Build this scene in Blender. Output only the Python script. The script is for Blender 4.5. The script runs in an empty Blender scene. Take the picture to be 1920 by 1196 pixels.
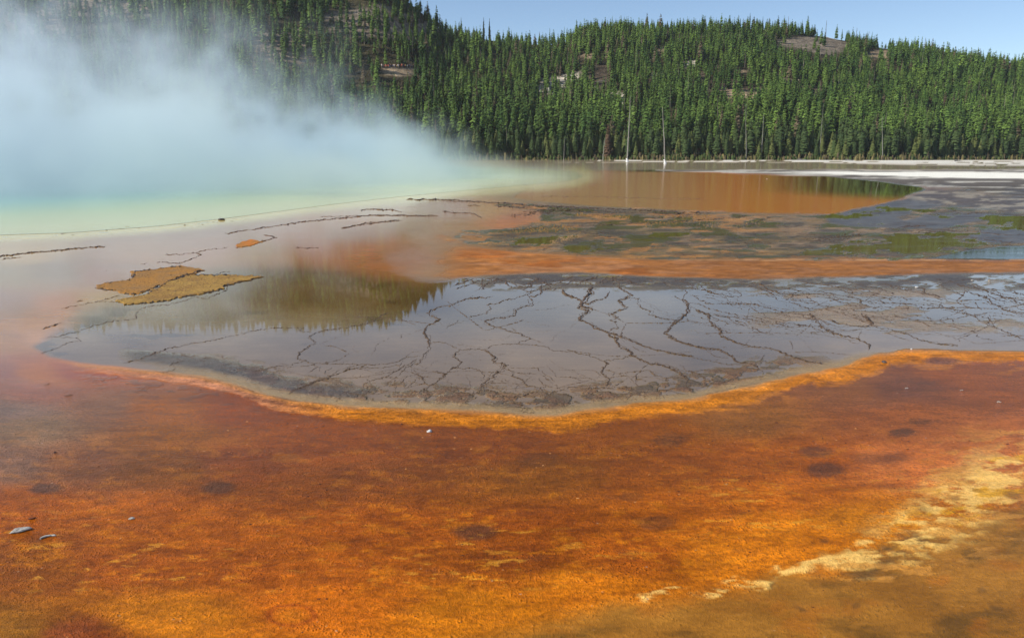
import bpy, bmesh, math, random
import numpy as np

# ------------------------------------------------------------------ camera, sky, sun, exposure
F_PX, PITCH, CAM_H = 1478.0, math.radians(11.9), 2.5
scene = bpy.context.scene
col = scene.collection
cam_data = bpy.data.cameras.new("camera")
cam_data.sensor_width = 36.0
cam_data.lens = 36.0 * F_PX / 1920.0
cam_data.clip_start = 0.05
cam_data.clip_end = 8000.0
cam = bpy.data.objects.new("camera", cam_data)
cam.location = (0, 0, CAM_H)
cam.rotation_euler = (math.pi / 2 - PITCH, 0, 0)
col.objects.link(cam)
scene.camera = cam

SUN_EL, SUN_AZ = math.radians(37), math.radians(-103)      # azimuth from +Y, negative = left
world = bpy.data.worlds.new("World")
scene.world = world
world.use_nodes = True
wt = world.node_tree
for n in list(wt.nodes):
    wt.nodes.remove(n)
wo = wt.nodes.new("ShaderNodeOutputWorld")
wb = wt.nodes.new("ShaderNodeBackground")
sky = wt.nodes.new("ShaderNodeTexSky")
sky.sky_type = 'NISHITA'
sky.sun_disc = False
sky.sun_elevation = SUN_EL
sky.sun_rotation = SUN_AZ
sky.altitude = 2200
sky.air_density = 1.0
sky.dust_density = 0.5
sky.ozone_density = 1.3
wb.inputs[1].default_value = 0.125
wt.links.new(sky.outputs[0], wb.inputs[0])
wt.links.new(wb.outputs[0], wo.inputs[0])
sd = bpy.data.lights.new("sun", 'SUN')
sd.energy = 4.7
sd.angle = math.radians(0.5)
sd.color = (1.0, 0.95, 0.87)
sun = bpy.data.objects.new("sun", sd)
sun.rotation_euler = (math.pi / 2 - SUN_EL, 0, -SUN_AZ + math.pi)
sun.location = (-60, 20, 60)
col.objects.link(sun)
scene.view_settings.view_transform = 'Standard'
scene.view_settings.look = 'None'
scene.view_settings.exposure = 0.2
scene.view_settings.gamma = 1.0
scene.render.engine = 'CYCLES'
cy = scene.cycles
cy.use_denoising = True
cy.max_bounces = 8
cy.diffuse_bounces = 2
cy.glossy_bounces = 3
cy.volume_bounces = 3
cy.transparent_max_bounces = 64
cy.sample_clamp_indirect = 6
cy.caustics_reflective = False
cy.caustics_refractive = False

# ------------------------------------------------------------------ helpers
rng = np.random.default_rng(7)
random.seed(7)
cp, sp = math.cos(PITCH), math.sin(PITCH)


def tag(o, label=None, cat=None, group=None, kind=None):
    if label: o['label'] = label
    if cat: o['category'] = cat
    if group: o['group'] = group
    if kind: o['kind'] = kind
    return o


def ray(px, py):
    X = (px - 960.0) / F_PX
    Y = (598.0 - py) / F_PX
    return X, cp + Y * sp, -sp + Y * cp


def g(px, py, z=0.0):
    """where the sight line through a point of the photograph meets the flat at height z"""
    x, y, zz = ray(px, py)
    k = (CAM_H - z) / (-zz)
    return np.array([x * k, y * k, z])


def project(x, y, z):
    zz = z - CAM_H
    f = y * cp - zz * sp
    u = y * sp + zz * cp
    f = np.maximum(f, 1e-3)
    return 960 + F_PX * x / f, 598 - F_PX * u / f


def S(r, g_, b):
    f = lambda c: (c / 255 / 12.92) if c / 255 <= 0.04045 else ((c / 255 + 0.055) / 1.055) ** 2.4
    return np.array([f(r), f(g_), f(b)])


_T = rng.random((256, 256))


def vnoise(x, y, s=0):
    x = np.asarray(x, float) + s * 17.3
    y = np.asarray(y, float) + s * 31.7
    xi = np.floor(x).astype(int)
    yi = np.floor(y).astype(int)
    fx, fy = x - xi, y - yi
    fx = fx * fx * (3 - 2 * fx)
    fy = fy * fy * (3 - 2 * fy)
    a = _T[xi & 255, yi & 255]; b = _T[(xi + 1) & 255, yi & 255]
    c = _T[xi & 255, (yi + 1) & 255]; d = _T[(xi + 1) & 255, (yi + 1) & 255]
    return (a * (1 - fx) + b * fx) * (1 - fy) + (c * (1 - fx) + d * fx) * fy


def fbm(x, y, s=0, o=4):
    t, a, n = 0, 0.5, 0
    for i in range(o):
        t = t + a * vnoise(np.asarray(x) * 2 ** i, np.asarray(y) * 2 ** i, s + i * 3)
        n += a
        a *= 0.55
    return t / n - 0.5


def smooth(a, b, v):
    t = np.clip((v - a) / (b - a), 0, 1)
    return t * t * (3 - 2 * t)


def make_mesh(name, verts, faces, mats, parent=None, smoothed=False, attrs=None, midx=None):
    me = bpy.data.meshes.new(name)
    verts = np.asarray(verts, np.float32)
    nf = len(faces)
    if isinstance(faces, np.ndarray):
        k = faces.shape[1]
        me.vertices.add(len(verts)); me.loops.add(nf * k); me.polygons.add(nf)
        me.vertices.foreach_set("co", verts.ravel())
        me.loops.foreach_set("vertex_index", faces.astype(np.int32).ravel())
        me.polygons.foreach_set("loop_start", np.arange(0, nf * k, k, dtype=np.int32))
        me.update(calc_edges=True)
    else:
        me.from_pydata([tuple(v) for v in verts.tolist()], [], faces)
        me.update()
    for m in (mats if isinstance(mats, (list, tuple)) else [mats]):
        me.materials.append(m)
    if midx is not None:
        me.polygons.foreach_set("material_index", np.asarray(midx, np.int32))
    if smoothed:
        me.polygons.foreach_set("use_smooth", np.ones(nf, bool))
    for k, v in (attrs or {}).items():
        v = np.asarray(v, np.float32)
        if v.ndim == 1:
            a = me.attributes.new(k, 'FLOAT', 'POINT'); a.data.foreach_set("value", v)
        else:
            if v.shape[1] == 3:
                v = np.hstack([v, np.ones((len(v), 1), np.float32)])
            a = me.attributes.new(k, 'FLOAT_COLOR', 'POINT'); a.data.foreach_set("color", v.ravel())
    o = bpy.data.objects.new(name, me)
    col.objects.link(o)
    if parent: o.parent = parent
    return o


class NT:
    """small node-writing helper"""
    def __init__(s, name):
        s.m = bpy.data.materials.new(name); s.m.use_nodes = True
        s.t = s.m.node_tree
        for n in list(s.t.nodes): s.t.nodes.remove(n)
        s.out = s.n("ShaderNodeOutputMaterial")

    def n(s, typ, **kw):
        nd = s.t.nodes.new(typ)
        for k, v in kw.items(): setattr(nd, k, v)
        return nd

    def l(s, a, b): s.t.links.new(a, b)

    def put(s, inp, v):
        if hasattr(v, 'links'): s.l(v, inp)
        else: inp.default_value = v

    def math(s, op, a, b=0.0, c=0.0, clamp=False):
        nd = s.n("ShaderNodeMath", operation=op); nd.use_clamp = clamp
        s.put(nd.inputs[0], a); s.put(nd.inputs[1], b)
        if op in ('MULTIPLY_ADD',): s.put(nd.inputs[2], c)
        return nd.outputs[0]

    def ramp(s, v, lo, hi, a=0.0, b=1.0):
        nd = s.n("ShaderNodeMapRange"); nd.interpolation_type = 'SMOOTHSTEP'
        s.put(nd.inputs[0], v); s.put(nd.inputs[1], lo); s.put(nd.inputs[2], hi); s.put(nd.inputs[3], a); s.put(nd.inputs[4], b)
        return nd.outputs[0]

    def noise(s, vec, scale, detail=4, rough=0.55, dist=0.0):
        nd = s.n("ShaderNodeTexNoise")
        s.l(vec, nd.inputs['Vector']); nd.inputs['Scale'].default_value = scale
        nd.inputs['Detail'].default_value = detail; nd.inputs['Roughness'].default_value = rough
        nd.inputs['Distortion'].default_value = dist
        return nd.outputs[0]

    def scale(s, vec, xyz, rot=0.0):
        nd = s.n("ShaderNodeMapping"); s.l(vec, nd.inputs[0]); nd.inputs['Scale'].default_value = xyz
        nd.inputs['Rotation'].default_value = (0, 0, rot)
        return nd.outputs[0]

    def mix(s, fac, a, b, mode='MIX'):
        nd = s.n("ShaderNodeMix", data_type='RGBA', blend_type=mode)
        s.put(nd.inputs[0], fac)
        for i, v in ((6, a), (7, b)):
            if hasattr(v, 'links'): s.l(v, nd.inputs[i])
            else: nd.inputs[i].default_value = (v[0], v[1], v[2], 1)
        return nd.outputs[2]

    def bsdf(s, base, rough=0.6, spec=0.5, ior=1.45, normal=None):
        nd = s.n("ShaderNodeBsdfPrincipled")
        if hasattr(base, 'links'): s.l(base, nd.inputs['Base Color'])
        else: nd.inputs['Base Color'].default_value = (*base, 1)
        s.put(nd.inputs['Roughness'], rough)
        s.put(nd.inputs['Specular IOR Level'], spec)
        s.put(nd.inputs['IOR'], ior)
        if normal is not None: s.l(normal, nd.inputs['Normal'])
        s.l(nd.outputs[0], s.out.inputs[0])
        return nd

    def bump(s, h, strength, dist=0.01):
        nd = s.n("ShaderNodeBump"); s.put(nd.inputs['Strength'], strength); nd.inputs['Distance'].default_value = dist
        s.l(h, nd.inputs['Height'])
        return nd.outputs[0]


def simple_mat(name, c1, c2, scale=5.0, rough=0.8, bump=0.4, bd=0.02, stretch=(1, 1, 1)):
    t = NT(name)
    co = t.n("ShaderNodeTexCoord").outputs['Object']
    co = t.scale(co, stretch)
    n1 = t.noise(co, scale, 6, 0.6)
    c = t.mix(t.ramp(n1, 0.35, 0.65), c1, c2)
    t.bsdf(c, rough, 0.3, normal=t.bump(n1, bump, bd))
    return t.m

# ------------------------------------------------------------------ the flat: runoff mats and shallow water
def poly_sd(PX, PY, poly, ax=0.5):
    """signed distance (in upright photograph pixels) to a traced outline, positive inside"""
    P = np.array(poly, float); P = P * [ax, 1]
    x = PX * ax; y = PY
    d2 = np.full(x.shape, 1e12); ins = np.zeros(x.shape, bool)
    n = len(P)
    for i in range(n):
        a, b = P[i], P[(i + 1) % n]
        e = b - a
        L = max((e * e).sum(), 1e-9)
        t = np.clip(((x - a[0]) * e[0] + (y - a[1]) * e[1]) / L, 0, 1)
        d2 = np.minimum(d2, (x - a[0] - t * e[0]) ** 2 + (y - a[1] - t * e[1]) ** 2)
        if a[1] != b[1]:
            c = ((a[1] > y) != (b[1] > y)) & (x < (b[0] - a[0]) * (y - a[1]) / (b[1] - a[1]) + a[0])
            ins ^= c
    d = np.sqrt(d2)
    return np.where(ins, d, -d)


def line_d(PX, PY, line, ax=0.5):
    P = np.array(line, float) * [ax, 1]
    x = PX * ax; y = PY
    d2 = np.full(x.shape, 1e12)
    for i in range(len(P) - 1):
        a, b = P[i], P[i + 1]; e = b - a; L = max((e * e).sum(), 1e-9)
        t = np.clip(((x - a[0]) * e[0] + (y - a[1]) * e[1]) / L, 0, 1)
        d2 = np.minimum(d2, (x - a[0] - t * e[0]) ** 2 + (y - a[1] - t * e[1]) ** 2)
    return np.sqrt(d2)


# the mats' own colours where smooth growth zones run into one another: (px, py, r, g, b) linear
SAMPLES = [(20, 1185, 0.3782, 0.1363, 0.0072),
 (130, 1190, 0.2033, 0.0391, 0.002),
 (300, 1150, 0.6007, 0.1796, 0.0039),
 (615, 1130, 0.5768, 0.137, 0.0037),
 (900, 1150, 0.6198, 0.1814, 0.004),
 (600, 1060, 0.469, 0.1087, 0.0032),
 (450, 1068, 0.3731, 0.0847, 0.0026),
 (240, 1068, 0.3249, 0.0738, 0.0022),
 (50, 1068, 0.2782, 0.073, 0.002),
 (970, 1048, 0.2582, 0.0585, 0.002),
 (1200, 1048, 0.3723, 0.0846, 0.0025),
 (1100, 1100, 0.6303, 0.1715, 0.0041),
 (1350, 1048, 0.6219, 0.175, 0.0043),
 (1500, 1000, 0.6502, 0.1821, 0.0045),
 (1620, 970, 0.585, 0.1797, 0.004),
 (1000, 990, 0.3269, 0.0743, 0.0022),
 (700, 990, 0.3779, 0.0858, 0.0026),
 (300, 970, 0.4392, 0.1032, 0.003),
 (50, 950, 0.381, 0.0873, 0.0027),
 (1300, 950, 0.425, 0.103, 0.0029),
 (1500, 930, 0.498, 0.1218, 0.0034),
 (1650, 868, 0.5122, 0.137, 0.0226),
 (1750, 868, 0.5736, 0.1533, 0.0253),
 (1850, 840, 0.4553, 0.1218, 0.0201),
 (1450, 868, 0.3321, 0.0809, 0.0023),
 (1000, 900, 0.2436, 0.0704, 0.002),
 (700, 900, 0.2363, 0.0593, 0.002),
 (450, 868, 0.2282, 0.0518, 0.002),
 (300, 868, 0.2091, 0.0605, 0.002),
 (150, 868, 0.2427, 0.0779, 0.0178),
 (10, 868, 0.2349, 0.1036, 0.0485),
 (1550, 868, 0.3289, 0.0747, 0.0023),
 (1300, 870, 0.2783, 0.0684, 0.002),
 (1700, 790, 0.2998, 0.0802, 0.0132),
 (1900, 730, 0.2589, 0.0686, 0.0129),
 (1700, 728, 0.1853, 0.063, 0.027),
 (900, 840, 0.212, 0.0513, 0.002),
 (600, 830, 0.2695, 0.0612, 0.002),
 (300, 820, 0.2721, 0.079, 0.0032),
 (50, 800, 0.2362, 0.1191, 0.0505),
 (1200, 810, 0.2679, 0.069, 0.002),
 (1405, 785, 0.2607, 0.0889, 0.0138),
 (1600, 728, 0.2493, 0.0813, 0.0206),
 (1800, 700, 0.2887, 0.0765, 0.0144),
 (55, 730, 0.2841, 0.097, 0.0485),
 (200, 768, 0.2077, 0.0829, 0.0325),
 (300, 768, 0.2818, 0.0781, 0.0064),
 (450, 768, 0.2505, 0.0526, 0.002),
 (10, 768, 0.2209, 0.1186, 0.0732),
 (10, 698, 0.2551, 0.0763, 0.0209),
 (80, 698, 0.3838, 0.1155, 0.003),
 (160, 698, 0.2917, 0.0656, 0.0022),
 (20, 640, 0.3411, 0.1315, 0.0141),
 (90, 630, 0.46, 0.2, 0.06),
 (10, 568, 0.29, 0.13, 0.05),
 (100, 568, 0.3832, 0.1217, 0.0031),
 (200, 568, 0.4003, 0.2041, 0.0157),
 (10, 512, 0.3137, 0.1699, 0.0393),
 (100, 512, 0.2839, 0.1512, 0.0501),
 (170, 512, 0.33, 0.14, 0.06),
 (230, 512, 0.33, 0.15, 0.06),
 (35, 470, 0.541, 0.2989, 0.0757),
 (250, 470, 0.3998, 0.1631, 0.04),
 (400, 460, 0.3812, 0.1457, 0.0381),
 (490, 468, 0.3592, 0.1732, 0.0359),
 (600, 468, 0.3684, 0.1326, 0.0368),
 (680, 468, 0.3915, 0.1409, 0.0392),
 (765, 480, 0.296, 0.1066, 0.0296),
 (850, 468, 0.29, 0.135, 0.029),
 (900, 468, 0.28, 0.13, 0.03),
 (860, 505, 0.31, 0.14, 0.031),
 (665, 440, 0.34, 0.17, 0.08),
 (760, 430, 0.31, 0.16, 0.06),
 (850, 430, 0.33, 0.16, 0.04),
 (600, 393, 0.469, 0.1688, 0.0469),
 (700, 400, 0.476, 0.2023, 0.0476),
 (850, 393, 0.4355, 0.2498, 0.1458),
 (910, 395, 0.4606, 0.2428, 0.0461),
 (950, 412, 0.4389, 0.158, 0.0439),
 (700, 495, 0.3381, 0.1217, 0.0338),
 (560, 440, 0.4058, 0.1484, 0.0406),
 (970, 358, 0.2935, 0.1729, 0.0294),
 (1050, 358, 0.1868, 0.1018, 0.0187),
 (1150, 358, 0.18, 0.13, 0.06)]


def fresnel(py, f0=0.02):
    dep = np.clip(PITCH - np.arctan((598 - np.asarray(py, float)) / F_PX), 0.004, 1.2)
    return f0 + (1 - f0) * (1 - np.sin(dep)) ** 5


CRACK_POOL = [(60,652),(78,632),(120,600),(135,575),(200,560),(330,505),(440,492),(520,490),(620,497),(700,509),(780,518),(850,521),(900,516),
  (1080,509),(1200,517),(1400,523),(1600,518),(1760,512),(2200,508),(2200,668),(1920,661),(1800,660),(1700,656),(1640,666),(1585,688),(1500,703),(1400,727),
  (1300,749),(1200,756),(1100,770),(1040,779),(980,779),(900,771),(820,768),(750,767),(650,762),(560,754),(500,742),(440,722),(380,707),(250,692),(150,682),(90,670)]
MOTTLED = [(840,447),(870,433),(950,427),(1010,414),(1010,400),(925,384),(960,378),(1100,386),(1300,396),(1400,402),(1560,403),(1600,392),(1660,382),(1740,358),
  (1820,348),(2200,350),(2200,488),(1600,487),(1250,487),(1080,478),(960,470),(880,460)]
RIM = [(60,690),(150,690),(250,700),(380,716),(440,731),(500,752),(560,766),(650,774),(750,779),(900,784),(980,792),(1050,791),(1120,780),
  (1200,768),(1310,760),(1400,738),(1500,715),(1590,698),(1645,676),(1705,666),(1800,668),(2200,674)]
STRIP = [(850,448),(880,462),(960,472),(1080,480),(1180,486),(1250,488),(1600,489),(2200,489),(2200,511),(1760,512),(1600,518),(1400,524),(1200,518),
  (1080,510),(900,517),(850,523),(700,512),(620,495),(680,440),(800,425)]
LAKE = [(1060,325),(1150,318),(1300,318),(1500,325),(1620,335),(1720,347),(1740,356),(1660,382),(1600,392),(1560,402),(1400,400),(1250,394),(1100,386),(1000,378),(960,372),(1000,350)]

us = np.concatenate([np.linspace(-2.6, -0.72, 60, endpoint=False), np.linspace(-0.72, 0.72, 840), np.linspace(0.72, 2.6, 61)[1:]])
pys = np.concatenate([np.linspace(1900, 1240, 34, endpoint=False), np.arange(1240, 300, -1.7)])
ys = np.array([g(960, p)[1] for p in pys])
ys = np.concatenate([ys, [300, 320, 360, 450, 700, 1200, 2500]])
U, Yg = np.meshgrid(us, ys)
Xg = U * Yg
# wide fan behind and beside the viewer
back_y = np.array([-120.0, -20.0, ys[0] - 1.0])
back_s = np.array([120.0, 90.0, 60.0])
Xb = us[None, :] * back_s[:, None]
Yb = np.repeat(back_y[:, None], len(us), 1)
VX = np.vstack([Xb, Xg]); VY = np.vstack([Yb, Yg])
nr, nc = VX.shape
PX, PY = project(VX, np.maximum(VY, 1.0), 0 * VX)
PX = np.clip(PX, -700, 2600); PY = np.clip(PY, 288, 1300)
PX = PX.ravel(); PY = PY.ravel(); WX = VX.ravel(); WY = VY.ravel()

w1 = fbm(PX / 150, PY / 40, 1) ; w2 = fbm(PX / 40, PY / 14, 5)
QX = PX + 60 * w1 + 14 * w2
QY = PY + 16 * fbm(PX / 130, PY / 45, 9) + 7 * fbm(PX / 30, PY / 12, 12)
num = np.zeros((len(PX), 3)); den = np.zeros(len(PX))
for (sx, sy, r, gg, b) in SAMPLES:
    d2 = ((QX - sx) / 3.0) ** 2 + (QY - sy) ** 2
    wgt = 1.0 / (d2 + 120.0) ** 2
    c = np.array([r, gg, b])
    num += wgt[:, None] * c; den += wgt
colr = num / den[:, None]
wet = np.full(len(PX), 1.0)
wet = wet - 0.55 * smooth(600, 760, PY) - 0.25 * smooth(850, 1000, PY)
wet = wet - 0.80 * smooth(470, 700, PX) * (1 - smooth(560, 620, PY)) * smooth(395, 420, PY)
wet = np.clip(wet, 0.12, 1)
rough = np.full(len(PX), 0.18)
grain = np.full(len(PX), 0.55)
patch = np.zeros(len(PX))
ripple = np.full(len(PX), 0.08)


def blend(mask, c=None, r=None, gr=None, pt=None, rp=None, wt_=None):
    global colr, rough, grain, patch, ripple, wet
    if wt_ is not None: wet = wet * (1 - mask) + wt_ * mask
    if c is not None: colr = colr * (1 - mask[:, None]) + np.asarray(c) * mask[:, None]
    if r is not None: rough = rough * (1 - mask) + r * mask
    if gr is not None: grain = grain * (1 - mask) + gr * mask
    if pt is not None: patch = patch * (1 - mask) + pt * mask
    if rp is not None: ripple = ripple * (1 - mask) + rp * mask


# foreground: rougher, more grain, patches in the lower left
blend(smooth(700, 960, PY), r=0.32, gr=0.8)
blend(smooth(930, 1010, PY) * (1 - smooth(1080, 1130, PY)) * (1 - smooth(800, 1500, PX)), pt=0.75)
blend(smooth(860, 930, PY) * (1 - smooth(980, 1010, PY)) * smooth(1150, 1400, PX), pt=0.7)
blend((1 - smooth(690, 760, PY)) * (1 - smooth(650, 1000, PX + 120 * w1)), r=0.05, gr=0.12, rp=0.1)

# gold and rust mottling in tilted dashes
md = fbm(PX / 26 + PY / 30, PY / 8 - PX / 120, 301, 5)
me_ = fbm(PX / 60 + PY / 60, PY / 16 - PX / 260, 305, 4)
fg = smooth(770, 850, PY)
gold = smooth(.03, .15, md) * smooth(-.06, .10, me_) * fg * (1 - .7 * smooth(1090, 1130, PY))
colr = colr * (1 + (.26 + .24 * smooth(900, 960, PY) * (1 - smooth(1080, 1120, PY)))[:, None] * (md * fg)[:, None]) * (1 - .26 * gold[:, None]) + .26 * gold[:, None] * S(222, 136, 22) * (.65 + .5 * smooth(850, 1100, PY))[:, None]
rust = smooth(.04, .16, -md) * fg
colr = colr * (1 - .13 * rust[:, None] * np.array([.8, 1.0, 1.0]))

# the calm lake
sdl = poly_sd(PX + 10 * w2, PY + 2 * w2, LAKE)
ml = smooth(-1, 2, sdl)
kx = smooth(1180, 1420, PX)[:, None]
lakec = S(186, 138, 92) * (1 - kx) + S(200, 118, 44) * kx
hill_refl = (smooth(1380, 1640, PX + 40 * w1) * (1 - smooth(352, 372, PY - (PX - 1500) * .05)))  # dark green of the mirrored hill, painted into the lake's right end
lakec = lakec * (1 - hill_refl[:, None]) + S(92, 84, 34) * hill_refl[:, None]
blend(ml, c=lakec * 0.86, r=0.12, gr=0.05, rp=0.03, wt_=0.17)
blend(ml * hill_refl, wt_=.9, r=.03)
blend(smooth(1000, 1150, PX) * smooth(-9, -3, -np.abs(PY - 377)) * (1 - ml) * (PX < 1450), c=S(120, 90, 50) * .6)

# mottled runoff beyond the orange strip
sdm = poly_sd(PX + 30 * w1, PY + 5 * w2, MOTTLED)
mm = smooth(-2, 4, sdm)
mc = np.zeros((len(PX), 3))
nA = fbm(PX / 110, PY / 9, 21, 6); nB = fbm(PX / 60, PY / 6, 27, 6); nC = fbm(PX / 95 + PY / 60, PY / 8.5, 33, 6); nD = fbm(PX / 24, PY / 3.2, 37, 4)
mc[:] = S(112, 92, 62) * 0.80
kA = smooth(-0.02, 0.12, nA)[:, None]; mc = mc * (1 - kA) + S(134, 110, 88) * 0.80 * kA
kB = smooth(0.03, 0.13, nB)[:, None] * (1 - smooth(1300, 1600, PX))[:, None]; mc = mc * (1 - kB) + S(160, 112, 60) * 0.8 * kB
kB = smooth(0.04, 0.14, -nB)[:, None]; mc = mc * (1 - .7 * kB) + S(70, 60, 50) * 0.8 * .7 * kB
mc = mc * 1.3 * (1 + 1.1 * nD[:, None])
mm = smooth(-2, 5, sdm + 14 * nB + 8 * nD)
blend(mm, c=mc * np.array([.98, .96, .78]) * 1.05, r=0.26, gr=0.9, rp=0.25, wt_=.30)
nE = fbm(PX / 46 + PY / 40, PY / 5.5, 39, 5)
pud = smooth(0.02, 0.06, .6 * nC + .55 * nE + .1 * nD) * smooth(.5, .9, mm)
blend(pud * .9, c=S(104, 88, 34) * 0.62 * (1 + .8 * nA[:, None]), r=0.05, gr=0.14, rp=0.12, wt_=.6)
# rippled, sky-coloured channels
CH = [[(1740,360),(1680,378),(1600,392),(1560,403),(1555,418),(1600,424),(1680,428),(1760,430),(1840,412),(1860,402),(1790,398),(1740,402),(1700,414),(1680,408),(1720,392),(1760,386),(1790,372)],
      [(1840,432),(1950,425),(2200,420),(2200,455),(1860,456),(1812,446)]]
for ch in CH:
    m = smooth(-2, 2, poly_sd(PX + 26 * w2, PY + 5 * w2, ch)) * (mm > .2)
    blend(m, c=S(98, 92, 86) * 0.85 * (1 + .9 * nD[:, None]), r=0.34, gr=0.5, rp=0.4, wt_=.45)
POOLS = [([(1570,408),(1620,396),(1690,388),(1700,394),(1670,408),(1620,416)], 0), ([(1730,394),(1790,392),(1800,400),(1760,406)], 0),
         ([(1220,430),(1290,428),(1300,440),(1270,452),(1210,446)], 1), ([(950,442),(1090,440),(1080,452),(960,458)], 1), ([(1030,458),(1140,462),(1150,478),(1060,476)], 1),
         ([(1600,452),(1700,440),(1780,430),(1850,425),(1810,445),(1860,462),(1780,472),(1700,484),(1500,484),(1480,470)], 1), ([(1840,402),(1900,395),(2200,385),(2200,425),(1880,428),(1830,418)], 1)]
for pl, k in POOLS:
    m = smooth(0, 2, poly_sd(PX + 26 * w2 + 30 * nB, PY + 6 * w2, pl) + 34 * nB + 26 * nD + 20 * nE - 2) * (mm > .4)
    blend(m, c=S(108, 94, 38) * 0.85, r=0.05, gr=0.15, rp=0.10, wt_=.5)
m = smooth(-2, 2, poly_sd(PX + 20 * w2, PY + 3 * w2, [(1740,486),(1800,472),(1880,461),(2200,455),(2200,488)]))
blend(m, c=S(80, 72, 50) * .5, r=0.04, gr=0.1, rp=0.2)

# orange strip
sds = poly_sd(PX + 12 * w2, PY + 2.0 * w2, STRIP)
ms = smooth(-1.5, 2.0, sds) * smooth(800, 960, PX + 200 * w1 + 60 * w2) * (1 - smooth(850, 880, PX) * 0)
fib = fbm(PX / 90 + PY / 14, PY / 5 - PX / 160, 41, 5)
sc_ = S(188, 122, 62) * (1 - smooth(0.0, 0.14, fib)[:, None]) + S(186, 126, 78) * smooth(0.0, 0.14, fib)[:, None]
kk = smooth(0.02, 0.2, fbm(PX / 80, PY / 9, 44))[:, None] * (1 - smooth(1100, 1500, PX))[:, None]
sc_ = sc_ * (1 - kk) + S(190, 112, 46) * kk
blend(ms, c=sc_ * (1 + 1.0 * fbm(PX / 22, PY / 2.6, 49, 4)[:, None]) * (0.76 - .12 * smooth(1150, 1300, PX))[:, None], r=0.55, gr=0.6, rp=0.1, wt_=.22)
blend(smooth(-2.2, -0.6, -np.abs(PY - 487.5)) * smooth(1230, 1290, PX) * smooth(-.02, .16, fbm(PX / 40, PY / 3, 47, 4)) * .6, c=S(224, 170, 115) * .85, r=.7)

# the cracked terrace pool
sdc = poly_sd(PX + 16 * w2, PY + 4 * w2, CRACK_POOL)
tl = (1 - smooth(780, 880, PX)) * (1 - smooth(600, 660, PY))
mcp = smooth(-2 - 8 * tl, 5 + 22 * tl, sdc)
depth = np.clip(smooth(585, 650, PY) * .7 + .3 * smooth(640, 740, PY), 0, 1)[:, None]
olv = (smooth(250, 420, PX) * (1 - smooth(800, 900, PX)) * (1 - smooth(560, 625, PY)))[:, None]
cc = S(130, 113, 84) * 0.90 * (1 - depth) + S(136, 110, 76) * 0.84 * depth
cc = cc * (1 - olv) + S(112, 86, 42) * .9 * olv  # dark mat tone that also has the mirrored hill's brown painted in
gl = fbm(PX / 170, PY / 70, 51, 3)[:, None]
cc = cc * (1 + 0.9 * gl)
spots = smooth(0.10, 0.2, fbm(PX / 130, PY / 22, 55))[:, None] * (1 - smooth(700, 900, PX))[:, None]
cc = cc * (1 - 0.3 * spots)
blend(mcp, c=cc, r=0.012, gr=0.10, rp=0.02, wt_=1.0)
# browner, barely covered patches in the right part, rougher film
rb = smooth(0.04, 0.14, fbm(PX / 120 + PY / 60, PY / 14, 58, 5)) * smooth(1350, 1500, PX) * mcp * (1 - smooth(610, 640, PY)) * smooth(518, 535, PY)
blend(rb * .8, c=S(162, 138, 112) * .95, r=0.35, gr=.5)
blend(smooth(1250, 1550, PX) * mcp, rp=0.35, r=.05)
blend(smooth(-26, -6, -np.abs(PY - 525)) * smooth(860, 960, PX) * mcp * smooth(-.1, .08, fbm(PX / 40, PY / 6, 61, 5)), c=S(98, 85, 72) * .8, r=.35, gr=.8, pt=0)
# broken dark crust near the lower edge
low = smooth(-2, 8, sdc) * (1 - smooth(24, 60, sdc)) * smooth(640, 700, PY) * smooth(250, 500, PX) * (1 - smooth(1450, 1600, PX))
cr = smooth(0.0, 0.12, fbm(PX / 24, PY / 8, 63, 5)) * low
blend(cr * 0.6, c=S(96, 82, 70) * .85, r=0.4, gr=1.0)
cr = smooth(0.02, 0.12, fbm(PX / 30, PY / 9, 67, 5)) * low
blend(cr * 0.6, c=S(140, 95, 62) * .8, r=0.4, gr=1.0)
dk = smooth(-16, -4, -np.abs(sdc - 26 - 8 * w1)) * smooth(200, 280, PX) * (1 - smooth(620, 720, PX)) * smooth(640, 660, PY)
blend(dk * .6, c=S(84, 72, 72) * .8, r=.35, gr=1.0)
# khaki and orange rims
inner = smooth(-3, 2, sdc) * (1 - smooth(8, 20, sdc)) * smooth(640, 690, PY) * smooth(200, 420, PX)
blend(inner * 0.85, c=S(172, 140, 92) * 0.85, r=0.25, gr=0.4)
dr = line_d(PX + 20 * w2, PY + 7 * w2, RIM)
below = smooth(-3, 1, -sdc)
wr = (5.5 + 6.5 * (smooth(420, 620, PX))) * np.clip(1 + 2.2 * fbm(PX / 45, PY / 11, 69, 5), .25, 2)
rim = (1 - smooth(wr * 0.6, wr * 1.5, dr)) * below * smooth(90, 300, PX)
rc = S(224, 150, 108) * (1 - smooth(420, 650, PX))[:, None] + S(228, 136, 30) * smooth(420, 650, PX)[:, None]
rc = rc * (1 + 1.3 * fbm(PX / 20, PY / 4, 71, 5)[:, None])
blend(rim * 0.85, c=rc * 0.80, r=0.45, gr=1.0, wt_=.15)
edge = (1 - smooth(0, 7, np.abs(sdc + 2))) * smooth(620, 650, PY) * smooth(60, 200, PX)
blend(edge * .6, c=S(226, 150, 70) * .85, r=.4)
rag = smooth(0.02, .12, fbm(PX / 60, PY / 14, 73, 5)) * (1 - smooth(14, 46, dr)) * below * smooth(1150, 1400, PX)
blend(rag * .75, c=S(218, 132, 40) * .8)
# salmon flank on the far left with darker scuffs under it
lf = smooth(0.0, .15, fbm(PX / 26, PY / 5, 76, 5)) * smooth(-24, -6, -np.abs(PY - 735 - (PX - 300) * .13)) * smooth(120, 240, PX) * (1 - smooth(560, 640, PX))
blend(lf * .55, c=S(120, 74, 58) * .7, gr=1.0)

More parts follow.
